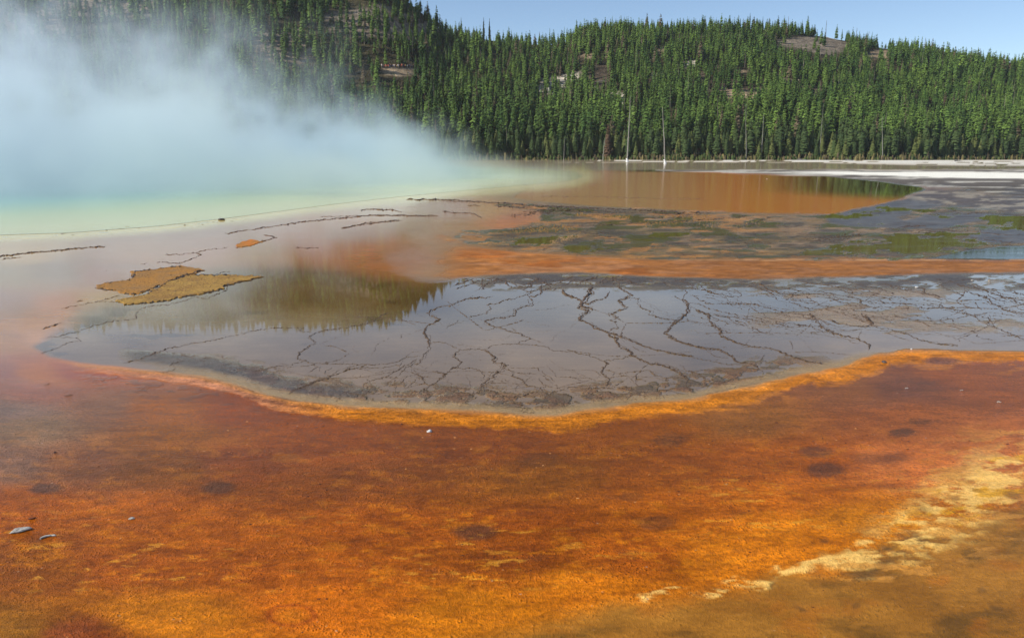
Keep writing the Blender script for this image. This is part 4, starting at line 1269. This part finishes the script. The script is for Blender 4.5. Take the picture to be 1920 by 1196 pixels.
I2 = C_([(600,452),(660,440),(740,425),(820,385),(870,350),(960,322),(1050,318),(1100,320),(1200,322),(1340,325),(1250,345),(1170,370),(1130,390),(1060,410),(960,425),(850,450),(740,460),(650,468)])
I3 = C_([(1210,165),(1250,145),(1290,135),(1345,150),(1270,170),(1230,175)])
RV, RF, RC = [], [], []
rb_ = 0
rr2 = np.random.default_rng(3)


def add_ridge(pl, wpx, hscale=1.0, z0=0.0, tone=1.0, jit=1.0):
    global rb_
    P = np.array(pl, float)
    if len(P) < 2: return
    seg_ = np.linalg.norm(np.diff(P, axis=0), axis=1); cu = np.concatenate([[0], np.cumsum(seg_)])
    n = max(4, int(cu[-1] / 1.1))
    s_ = np.linspace(0, cu[-1], n)
    Q = np.stack([np.interp(s_, cu, P[:, i]) for i in (0, 1)], 1)
    off = rr2.random() * 90
    Q[:, 0] += jit * 9.0 * fbm(s_ / 9, s_ * 0 + off, 211, 3) + jit * 6.5 * fbm(s_ / 3, s_ * 0 + off, 213, 2)
    Q[:, 1] += jit * 3.6 * fbm(s_ / 9, s_ * 0 + off + 7, 217, 3) + jit * 3.0 * fbm(s_ / 2.5, s_ * 0 + off, 219, 2)
    W = np.array([g(a, b, z0) for a, b in Q])
    dist = W[:, 1]
    T = np.gradient(W[:, :2], axis=0); T /= (np.linalg.norm(T, axis=1)[:, None] + 1e-9)
    N = np.stack([-T[:, 1], T[:, 0]], 1)
    taper = np.minimum(1, np.minimum(s_, cu[-1] - s_) / 8 + .35)
    w = wpx * dist / F_PX * np.clip(1 + 1.5 * fbm(s_ / 5, s_ * 0 + off, 223, 3), .35, 2) * taper
    h = np.clip(w * .30 * (1 + 1.6 * fbm(s_ / 2, s_ * 0 + off, 227, 3)), .006, .05) * hscale
    prof = [(-.62, 0), (-.3, .75), (.0, 1.0), (.28, .7), (.6, 0)]
    m = len(prof)
    for k, (a, b) in enumerate(prof):
        jit = 1 + .35 * rr2.standard_normal(n)
        RV.append(np.stack([W[:, 0] + N[:, 0] * a * w * jit, W[:, 1] + N[:, 1] * a * w * jit, z0 - .004 + b * h * np.clip(1 + .35 * rr2.standard_normal(n), .3, 2)], 1))
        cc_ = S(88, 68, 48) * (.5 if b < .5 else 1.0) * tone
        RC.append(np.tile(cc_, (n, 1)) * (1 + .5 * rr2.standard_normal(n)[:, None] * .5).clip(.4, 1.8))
    I = np.arange(m * n).reshape(m, n) + rb_
    RF.append(np.stack([I[:-1, :-1], I[1:, :-1], I[1:, 1:], I[:-1, 1:]], -1).reshape(-1, 4))
    rb_ += m * n


for pl, w in RIDGES:
    add_ridge(pl, w * .68)
    if w >= 4.5 and len(pl) > 4:
        for _ in range(2 if w >= 6 else 1):
            i0_ = int(rr2.integers(0, max(1, len(pl) // 3))); i1_ = int(rr2.integers(2 * len(pl) // 3, len(pl) + 1))
            ox_, oy_ = rr2.normal(0, w * .45), rr2.normal(0, w * .18)
            add_ridge([(a + ox_ + rr2.normal(0, 2.2), b + oy_ + rr2.normal(0, .9)) for a, b in pl[i0_:i1_]], w * .34, .9)


def inside(poly, x, y): return poly_sd(np.array([x]), np.array([y]), poly)[0]


# finer generated rims: the tangle at the head of the pool, the drawn-out net on the right, the crust at the foot
def wander(x, y, n, dx, dy, jx, jy, w, lim):
    P = [(x, y)]
    vx, vy = dx, dy
    for _ in range(n):
        vx = .55 * vx + .45 * (dx + rr2.normal(0, jx)); vy = .55 * vy + .45 * (dy + rr2.normal(0, jy))
        x += vx; y += vy
        if not lim(x, y): break
        P.append((x, y))
    if len(P) > 2: add_ridge(P, w, .7)


lim = lambda x, y: inside(CRACK_POOL, x, y) > 3
for _ in range(70):
    x = rr2.uniform(860, 1400); wander(x, 516 + 6 * rr2.random() + max(0, 960 - x) * .05, int(rr2.integers(4, 12)), rr2.choice([-5, 5]), 2.2, 7, 1.4, rr2.uniform(2, 4), lim)
for _ in range(130):
    x = rr2.uniform(1250, 1980); y = rr2.uniform(522, 600)
    wander(x, y, int(rr2.integers(5, 16)), 10, 2.6, 9, 2.2, rr2.uniform(1.8, 3.4), lambda a, b: lim(a, b) and b < 650)
for _ in range(60):
    x = rr2.uniform(640, 1500); y = rr2.uniform(560, 720)
    wander(x, y, int(rr2.integers(5, 14)), rr2.choice([-6, 6]), rr2.choice([1.5, 3.0]), 8, 2.4, rr2.uniform(1.3, 2.2), lim)
for _ in range(80):
    x = rr2.uniform(560, 1480); y = 700 + 40 * rr2.random()
    wander(x, y, int(rr2.integers(3, 9)), rr2.choice([-4, 5]), 2.5, 5, 3, rr2.uniform(2, 3.6), lim)
for _ in range(26):
    x = rr2.uniform(300, 620); y = 652 + (x - 300) * .12 + 22 * rr2.random()
    wander(x, y, int(rr2.integers(3, 7)), 6, 1.6, 3, 1.2, rr2.uniform(1.6, 2.6), lim)
for _ in range(70):
    x = rr2.uniform(900, 1900); y = rr2.uniform(395, 480)
    wander(x, y, int(rr2.integers(4, 12)), 9, rr2.normal(0, .5), 6, .9, rr2.uniform(1.6, 3), lambda a, b: inside(MOTTLED, a, b) > 4)
def lattice(x0, x1, y0, y1, dx_, dy_, keep_, wl, wh):
    nx, ny = int((x1 - x0) / dx_) + 2, int((y1 - y0) / dy_) + 2
    P = {}
    for j in range(ny):
        for i in range(nx):
            P[i, j] = (x0 + (i + .5 * (j % 2)) * dx_ + rr2.normal(0, dx_ * .26), y0 + j * dy_ + rr2.normal(0, dy_ * .28))
    for (i, j), a in P.items():
        for q in ((i + 1, j), (i + (j % 2), j + 1) if i % 2 else (i, j + 1)):
            if q in P and rr2.random() < keep_:
                b = P[q]
                if inside(CRACK_POOL, *a) > 3 and inside(CRACK_POOL, *b) > 3:
                    mx, my = (a[0] + b[0]) / 2 + rr2.normal(0, dx_ * .09), (a[1] + b[1]) / 2 + rr2.normal(0, dy_ * .22)
                    tq = np.linspace(0, 1, 9)
                    add_ridge([((1 - u) ** 2 * a[0] + 2 * u * (1 - u) * mx + u * u * b[0], (1 - u) ** 2 * a[1] + 2 * u * (1 - u) * my + u * u * b[1]) for u in tq], rr2.uniform(wl, wh), .8, jit=.5, tone=1.15)


lattice(520, 1960, 575, 750, 104, 30, .30, 2.2, 3.6)
lattice(560, 1480, 694, 768, 50, 14, .74, 2.2, 3.8)
lattice(1450, 1980, 530, 640, 80, 16, .55, 1.9, 3.2)
t = NT("terrace_rim_crust")
pos = t.n("ShaderNodeTexCoord").outputs['Object']
nz = t.noise(pos, 28, 5, .65)
vc = t.n("ShaderNodeVectorMath", operation='SCALE')
t.l(t.n("ShaderNodeAttribute", attribute_name="mat_colour").outputs['Color'], vc.inputs[0]); t.l(t.ramp(nz, .3, .7, .6, 1.4), vc.inputs['Scale'])
t.bsdf(vc.outputs[0], .55, .4, normal=t.bump(nz, .8, .02))
M_CRUST = t.m
rims = make_mesh("terrace_rims", np.vstack(RV), np.vstack(RF), M_CRUST, attrs={"mat_colour": np.clip(np.vstack(RC), .01, .5)})
tag(rims, kind='structure')
rims['label'] = "thin raised brown mineral rims winding across the shallow terrace pool"

# ------------------------------------------------------------------ crumbs of mat and sinter
CV, CF, CC = [], [], []
cb = 0
OCT = np.array([(1, 0, 0), (-1, 0, 0), (0, 1, 0), (0, -1, 0), (0, 0, 1), (.7, .7, .3), (-.7, .6, .35), (.6, -.7, .3), (-.6, -.7, .25)], float)
OF = np.array([(0, 5, 4), (5, 2, 4), (2, 6, 4), (6, 1, 4), (1, 8, 4), (8, 3, 4), (3, 7, 4), (7, 0, 4)])


def crumb(px_, py_, spx_, c, flat=.5, z0=0.0):
    global cb
    P = g(px_, py_)
    s = spx_ * P[1] / F_PX
    v = OCT * (1 + .35 * rr2.standard_normal(OCT.shape))
    v = v * [s * rr2.uniform(.7, 1.6), s * rr2.uniform(.6, 1.3), s * flat * rr2.uniform(.6, 1.4)] + [P[0], P[1], z0 - .002]
    v[:4, 2] = z0 - .004
    CV.append(v); CF.append(OF + cb); cb += len(OCT)
    CC.append(np.tile(c * rr2.uniform(.6, 1.25), (len(OCT), 1)))


def along(pl, n, spread, size, c, flat=.5):
    P = np.array(pl, float); seg_ = np.linalg.norm(np.diff(P, axis=0), axis=1); cu = np.concatenate([[0], np.cumsum(seg_)])
    for s_ in rr2.uniform(0, cu[-1], n):
        crumb(np.interp(s_, cu, P[:, 0]) + rr2.normal() * spread * 2.5, np.interp(s_, cu, P[:, 1]) + rr2.normal() * spread, rr2.uniform(*size), c, flat)


OCHRE = S(172, 128, 66) * .75; DARKB = S(82, 66, 50) * .8; TAN = S(160, 128, 88) * .8
along([(925,384),(1000,390),(1100,393),(1220,398),(1330,402)], 420, 2.6, (.5, 1.3), DARKB, .7)
along([(1080,403),(1130,406),(1180,407)], 260, 1.8, (.5, 1.2), OCHRE, .9)
along([(935,440),(980,434),(1040,428),(1080,428)], 620, 4.0, (.5, 1.2), OCHRE, .8)
along([(1030,456),(1070,446),(1090,440)], 150, 2.2, (.8, 1.8), TAN, .8)
along([(1190,420),(1260,417),(1330,411),(1345,414)], 320, 2.2, (.5, 1.1), OCHRE, .8)
along([(1240,408),(1330,405)], 120, 1.5, (.7, 1.4), OCHRE, .8)
along([(1320,425),(1400,418),(1440,412)], 200, 5, (.6, 1.4), TAN, .7)
along([(1505,447),(1560,445),(1610,440)], 120, 2.5, (.7, 1.6), DARKB, .8)
along([(960,405),(1010,398),(1080,396)], 260, 2.5, (.7, 1.6), DARKB, .8)
for pl, w in RIDGES[:60]:
    along(pl, int(3 * len(pl)), w * .35, (.5, 1.3), S(110, 84, 58) * .8, .5)
along([(1110,745),(1180,742),(1250,746)], 500, 5, (.6, 1.5), S(120, 78, 52) * .7, .6)
along([(880,735),(980,745),(1100,752)], 260, 5, (.6, 1.4), S(90, 70, 56) * .7, .6)
along([(560,700),(640,720),(760,735),(860,745)], 420, 7, (.5, 1.3), S(80, 66, 58) * .7, .5)
along([(250,655),(360,675),(480,690),(560,700)], 380, 7, (.5, 1.2), S(92, 74, 66) * .7, .5)
along([(880,525),(1000,520),(1100,522),(1250,526)], 500, 5, (.5, 1.2), S(110, 92, 76) * .7, .5)
along([(40,745),(200,760),(400,765),(520,790),(700,800)], 220, 9, (.6, 1.3), S(96, 56, 40) * .7, .4)
along([(560,765),(760,776),(980,790),(1200,774),(1400,745)], 600, 6, (.6, 1.4), S(120, 62, 26) * .7, .45)
along([(560,762),(760,772),(980,784),(1200,766),(1400,735),(1600,700),(1700,672),(1900,670)], 500, 7, (.6, 1.3), S(225, 140, 50) * .8, .35)
for _ in range(5200):
    x = rr2.uniform(-60, 1980); y = 790 + 406 * rr2.random() ** 1.1
    if y > 1130 - .25 * (x - 1000) and x > 1000 and rr2.random() < .85: continue
    crumb(x, y, .7 + 2.2 * rr2.random() ** 3, (S(84, 44, 24) if rr2.random() < .75 else S(215, 150, 90)) * .7, .45)
for pl_, z_, n_k, colk in ((I1, .010, 260, S(150, 104, 48)), (I2, .012, 1100, S(196, 150, 80))):
    for _ in range(n_k):
        x = rr2.uniform(min(p[0] for p in pl_), max(p[0] for p in pl_)); y = rr2.uniform(min(p[1] for p in pl_), max(p[1] for p in pl_))
        if inside(pl_, x, y) > -1.5: crumb(x, y - 1, rr2.uniform(.6, 1.9), (colk if rr2.random() < .6 else S(90, 62, 30)) * .8, .5, z_)
for _ in range(120):
    crumb(rr2.uniform(0, 240), rr2.uniform(470, 720), rr2.uniform(.6, 1.3), S(110, 72, 60) * .7, .4)
for _ in range(60):
    x = rr2.uniform(100, 440); crumb(x, 437 - (x - 100) * .075 + rr2.normal() * 3, rr2.uniform(.6, 2.0), S(110, 90, 60) * .6, .6)
t = NT("mat_crumb")
t.bsdf(t.n("ShaderNodeAttribute", attribute_name="mat_colour").outputs['Color'], .6, .4)
crumbs = make_mesh("crumbs", np.vstack(CV), np.vstack(CF), t.m, attrs={"mat_colour": np.clip(np.vstack(CC), .01, .6)})
tag(crumbs, "small crumbs of ochre and brown mat scattered over the runoff", "mat crumbs", kind='stuff')

# ------------------------------------------------------------------ raised mat islands
def island(pl, z, label, c1, c2, seed, rim=True):
    P = np.array(pl, float)
    seg_ = np.linalg.norm(np.diff(np.vstack([P, P[:1]]), axis=0), axis=1); cu = np.concatenate([[0], np.cumsum(seg_)])
    n = int(cu[-1] / 1.5); s_ = np.linspace(0, cu[-1], n, endpoint=False)
    Q = np.stack([np.interp(s_, cu, np.append(P[:, i], P[0, i])) for i in (0, 1)], 1)
    Q[:, 0] += 30 * fbm(s_ / 7, s_ * 0, seed, 5); Q[:, 1] += 9 * fbm(s_ / 5, s_ * 0 + 9, seed, 4)
    W = np.array([g(a, b) for a, b in Q])[:, :2]
    c = W.mean(0)
    bm = bmesh.new()
    rings_ = [(1.004, -.01), (1.0, z * .7), (.985, z * 1.25), (.965, z), (.9, z), (.78, z), (.62, z * 1.05), (.45, z), (.3, z), (.15, z)]
    R0 = []
    for s, zz in rings_:
        q_ = c + (W - c) * s
        zn = zz + (.5 * z * fbm(q_[:, 0] * 3, q_[:, 1] * 3, seed + 5, 4) if zz > .5 * z else 0)
        R0.append([bm.verts.new((q_[i, 0], q_[i, 1], float(np.atleast_1d(zn + 0 * q_[:, 0])[i]))) for i in range(n)])
    ctr_ = bm.verts.new((c[0], c[1], z))
    for a, b in zip(R0[:-1], R0[1:]):
        for i in range(n): bm.faces.new((a[i], a[(i + 1) % n], b[(i + 1) % n], b[i]))
    for i in range(n): bm.faces.new((R0[-1][i], R0[-1][(i + 1) % n], ctr_))
    bmesh.ops.recalc_face_normals(bm, faces=bm.faces[:])
    me = bpy.data.meshes.new("mat_island"); bm.to_mesh(me); bm.free()
    m = NT("ochre_mat_crust")
    pos = m.n("ShaderNodeTexCoord").outputs['Object']
    nz = m.noise(pos, 22, 7, .7); nb = m.noise(pos, 2.0, 4, .6)
    cc_ = m.mix(m.ramp(nb, .4, .62), c1, c2)
    nq = m.noise(pos, 9, 6, .7)
    cc_ = m.mix(m.math('MULTIPLY', m.ramp(nz, .52, .64), .8), cc_, (.06, .035, .012))
    cc_ = m.mix(m.math('MULTIPLY', m.ramp(nq, .56, .64), .6), cc_, (.12, .09, .06))
    m.bsdf(cc_, .65, .35, normal=m.bump(nz, 1.0, .04))
    me.materials.append(m.m)
    o = bpy.data.objects.new("mat_island", me); col.objects.link(o)
    tag(o, label, "mat island")
    return o


island(I1, .010, "smooth ochre mat island, upper left of the two joined islands in the pale water", tuple(S(186, 128, 40) * .9), tuple(S(168, 122, 60) * .9), 231)
island(I2, .012, "rough crumbly ochre mat island, lower right of the two joined islands", tuple(S(186, 144, 60) * .9), tuple(S(164, 120, 50) * .9), 241)
island(I3, .010, "tiny bright orange mat island alone in the pink shallows", tuple(S(220, 130, 30) * .85), tuple(S(190, 130, 50) * .8), 251)
RV, RF, RC, rb_ = [], [], [], 0
for pl, w, tn in [(I1[:8], 4.5, .55), (I1[8:16], 5, .5), (I2[:9], 5.5, .5), (I2[9:], 4, .6), (I1[16:] + I1[:1], 3.5, .6)]:
    add_ridge(pl, w * .8, 1.0, z0=.005, tone=tn)
o = make_mesh("island_rims", np.vstack(RV), np.vstack(RF), M_CRUST, attrs={"mat_colour": np.clip(np.vstack(RC), .01, .5)})
tag(o, kind='structure'); o['label'] = "jagged dark crust edging the two ochre mat islands"

# ------------------------------------------------------------------ stones and sticks in the foreground
M_PALE = simple_mat("pale_grey_stone", (0.24, 0.21, 0.17), (0.62, 0.58, 0.51), 42, .85, 1.0, .012, (1, 3.5, 1))
M_WHITE = simple_mat("white_stone", (0.42, 0.40, 0.36), (0.70, 0.68, 0.64), 40, .7, .6, .01)
M_RUST = simple_mat("rusty_bark", (0.10, 0.025, 0.010), (0.20, 0.06, 0.02), 20, .6)
M_DKST = simple_mat("dark_stone", (0.06, 0.05, 0.05), (0.12, 0.10, 0.09), 20, .5)


def stone(px_, py_, lpx, ratio, hratio, mat, label, cat="stone", rot=0, seed=1, name="stone", amp=.25):
    P = g(px_, py_ + 1)
    L = lpx * P[1] / F_PX / 2
    return rock(name, (P[0], P[1], L * hratio * .35), (L, L * ratio, L * hratio), mat, seed, label, cat, rot=rot, amp=amp)


stone(38, 994, 32, .50, .30, M_PALE, "large grey-white flat stone lying on orange mat near the left edge", rot=.45, seed=2.3, amp=.42)
stone(805, 808.5, 10, .8, .65, M_WHITE, "single bright white stone on red-brown mat below the cracked pool", seed=9.1)
stone(247, 971, 13, .8, .35, M_PALE, "small round pale stone right of the two larger ones", rot=.3, seed=5.7)
stone(60, 971.5, 15, .4, .3, M_RUST, "thin rusty-brown bark chip above the large grey stone", cat="bark chip", rot=.4, seed=7.7, name="bark_chip")
stone(1658, 679, 10, .8, .6, M_DKST, "dark rounded stone on the orange rim of the pool, right side", seed=3.9)
stone(1719, 538.5, 7, .7, .5, M_WHITE, "white stone in the shallow water right of the cracks", seed=4.4)
stone(1709, 654, 4, .8, .7, M_WHITE, "tiny white pebble just above the orange rim on the right", seed=1.4)
stone(1873, 753, 8, .35, .4, M_PALE, "narrow pale stone on red-brown mat nearest the right edge", rot=-.4, seed=6.4)
stone(1803, 731, 7, .3, .35, M_PALE, "thin pale chip on purple-brown mat, second from the right edge", seed=8.4)
stone(1700, 727, 7, .35, .35, M_PALE, "thin pale chip on red-brown mat below the dark rounded stone", seed=12.4)
stone(1855, 526, 5, .7, .5, M_PALE, "small pale stone in shallow water by the right end of the orange strip", seed=13.4)
stone(1823, 525, 6, .7, .5, M_PALE, "small tan stone in shallow water left of a similar paler one", seed=15.4)
stone(415, 412, 13, .8, .45, M_DKST, "dark lump at the yellow edge of the steaming pool", seed=16.4)
stone(1438, 335, 3, .7, .5, M_PALE, "tiny pale stone in the calm orange lake", seed=17.4)
# curled bark piece: an arc of wood with raised ends
P0, L0 = g(90, 1007), 30 * g(90, 1007)[1] / F_PX
arcp = []
vv_, ff_ = [], []
nA_, nB_ = 16, 7
for i in range(nA_):
    u = i / (nA_ - 1); a = -1.15 + 2.3 * u
    cx, cy_ = math.sin(a) * L0 * .5, (math.cos(a) - .6) * L0 * .34
    rr_ = L0 * (.06 + .05 * math.sin(u * math.pi * 1.3) + .04 * (u > .75))
    for j in range(nB_):
        b = 6.283 * j / nB_
        vv_.append((cx + rr_ * math.cos(b) * math.sin(a), cy_ + rr_ * math.cos(b) * math.cos(a), max(-.002, rr_ * .7 * math.sin(b) + rr_ * .5 + .01 * L0 * math.sin(9 * u + j))))
for i in range(nA_ - 1):
    for j in range(nB_):
        ff_.append((i * nB_ + j, i * nB_ + (j + 1) % nB_, (i + 1) * nB_ + (j + 1) % nB_, (i + 1) * nB_ + j))
ff_.append(tuple(range(nB_))); ff_.append(tuple(range((nA_ - 1) * nB_, nA_ * nB_)))
o = make_mesh("driftwood", vv_, ff_, M_PALE, smoothed=True)
o.location = P0; o.rotation_euler = (0, 0, .55)
tag(o, "curved piece of pale driftwood beside the large grey-white stone", "driftwood")

# ------------------------------------------------------------------ steam over the hot pool
t = NT("steam_volume")
vp = t.n("ShaderNodeVolumePrincipled")
vp.inputs['Color'].default_value = (0.84, 0.93, 0.98, 1)
vp.inputs['Density'].default_value = 1.0
vp.inputs['Anisotropy'].default_value = 0.25
vp.inputs['Density Attribute'].default_value = 'density'
t.l(vp.outputs[0], t.out.inputs['Volume'])
M_STEAM = t.m
me = bpy.data.meshes.new("steam")
me.from_pydata([(0, 0, -2)], [], [])
me.materials.append(M_STEAM)
steam = bpy.data.objects.new("steam", me); col.objects.link(steam)
tag(steam, "white-blue steam drifting off the hot spring in front of the hill", "steam", kind='stuff')
ng = bpy.data.node_groups.new("steam_cloud", 'GeometryNodeTree')
ng.interface.new_socket("Geometry", in_out='INPUT', socket_type='NodeSocketGeometry')
ng.interface.new_socket("Geometry", in_out='OUTPUT', socket_type='NodeSocketGeometry')
G = ng.nodes.new
gi, go = G("NodeGroupInput"), G("NodeGroupOutput")


def gm(op, a, b=0.0, c=0.0, clamp=False):
    n = G("ShaderNodeMath"); n.operation = op; n.use_clamp = clamp
    for i, v in enumerate((a, b, c)):
        if hasattr(v, 'links'): ng.links.new(v, n.inputs[i])
        else: n.inputs[i].default_value = v
    return n.outputs[0]


def gr(v, lo, hi, a=0.0, b=1.0):
    n = G("ShaderNodeMapRange"); n.interpolation_type = 'SMOOTHSTEP'
    for i, x in enumerate((v, lo, hi, a, b)):
        if hasattr(x, 'links'): ng.links.new(x, n.inputs[i])
        else: n.inputs[i].default_value = x
    return n.outputs[0]


def gnoise(vec, sc, det, ro_, ds):
    n = G("ShaderNodeTexNoise"); ng.links.new(vec, n.inputs['Vector'])
    n.inputs['Scale'].default_value = sc; n.inputs['Detail'].default_value = det; n.inputs['Roughness'].default_value = ro_; n.inputs['Distortion'].default_value = ds
    return n.outputs[0]


po = G("GeometryNodeInputPosition").outputs[0]
sx = G("ShaderNodeSeparateXYZ"); ng.links.new(po, sx.inputs[0])
px_o, py_o, pz_o = sx.outputs
n1 = gnoise(po, 0.085, 6, .56, .5)
n2 = gnoise(po, 0.24, 4, .55, .4)
n3 = gnoise(po, 0.06, 5, .55, .3)
n4 = gnoise(po, 0.12, 7, .70, 1.0)
dx = gm('ADD', px_o, 62.0); dy = gm('SUBTRACT', py_o, 88.0)
rad_ = gm('SQRT', gm('ADD', gm('MULTIPLY', dx, dx), gm('MULTIPLY', dy, dy)))
rad_ = gm('SUBTRACT', rad_, gm('MULTIPLY', gm('SUBTRACT', n3, .5), 24.0))
mask = gr(rad_, 76.0, 58.0)
brg = gm('SUBTRACT', px_o, gm('MULTIPLY', py_o, 0.09))
right = gr(brg, -5.0, -30.0)                                   # the tail on the right stays low
bil = gm('ADD', gm('MULTIPLY', gm('SUBTRACT', n1, .5), gm('MULTIPLY_ADD', right, 26.0, 2.5)), gm('MULTIPLY', gm('SUBTRACT', n2, .5), gm('MULTIPLY_ADD', right, 9.0, 1.5)))
T1 = gm('MULTIPLY', gm('MULTIPLY_ADD', right, 4.2, 0.9), gr(n3, .36, .64, .6, 1.5))
lowl = gr(gm('SUBTRACT', gm('ADD', T1, gm('ADD', bil, gm('MULTIPLY', gm('SUBTRACT', n4, .5), gm('MULTIPLY', right, 7.0)))), pz_o), -0.3, 2.0)
T2 = gm('SUBTRACT', gm('MULTIPLY', gr(px_o, 3.0, -18.0), gr(px_o, -20.0, -36.0, 17.0, 25.0)), 3.0)
hi = gm('MULTIPLY', gr(gm('SUBTRACT', gm('ADD', gm('SUBTRACT', T2, gm('MULTIPLY', gr(px_o, -36.0, -28.0), 4.0)), gm('MULTIPLY', bil, 1.8)), pz_o), 0.0, 8.0), gr(pz_o, 24.0, 7.0, .45, 1.0))
slab = gm('MULTIPLY', gr(py_o, 38.0, 54.0), gr(py_o, 100.0, 72.0, .25, 1.0))
holes = gm('MULTIPLY', gr(n4, .45, .57, .0, 1.7), gr(n2, .36, .60, .30, 1.3))
hd = gr(px_o, -20.0, -42.0, .015, .040)
dn = gm('ADD', gm('MULTIPLY', gm('MULTIPLY', lowl, gr(n4, .36, .6, .35, 1.3)), gm('MULTIPLY_ADD', slab, .085, .012)), gm('MULTIPLY', gm('MULTIPLY', gm('MULTIPLY', hi, slab), holes), hd))
topf = gr(pz_o, 32.0, 22.0)
dn = gm('MULTIPLY', gm('MULTIPLY', dn, mask), topf)
vcb = G("GeometryNodeVolumeCube")
ng.links.new(dn, vcb.inputs['Density'])
vcb.inputs['Min'].default_value = (-165, 10, 0.02)
vcb.inputs['Max'].default_value = (25, 170, 32)
vcb.inputs['Resolution X'].default_value = 260
vcb.inputs['Resolution Y'].default_value = 200
vcb.inputs['Resolution Z'].default_value = 56
smn = G("GeometryNodeSetMaterial"); smn.inputs['Material'].default_value = M_STEAM
ng.links.new(vcb.outputs[0], smn.inputs[0]); ng.links.new(smn.outputs[0], go.inputs[0])
mod = steam.modifiers.new("steam_cloud", 'NODES'); mod.node_group = ng
cy.volume_step_rate = 1.5
cy.volume_max_steps = 256

# ------------------------------------------------------------------ the air
bpy_h = bmesh.new()
bmesh.ops.create_cube(bpy_h, size=1.0)
me = bpy.data.meshes.new("haze"); bpy_h.to_mesh(me); bpy_h.free()
haze = bpy.data.objects.new("haze", me); col.objects.link(haze)
haze.scale = (6200, 5400, 163); haze.location = (0, 200, 163 / 2 - 101)
t = NT("thin_air")
vh = t.n("ShaderNodeVolumePrincipled"); vh.inputs['Color'].default_value = (.86, .92, 1.0, 1); vh.inputs['Density'].default_value = 0.0001; vh.inputs['Anisotropy'].default_value = .3
t.l(vh.outputs[0], t.out.inputs['Volume']); me.materials.append(t.m)
tag(haze, "thin bluish air between the viewer and the wooded hill", "haze", kind='stuff')
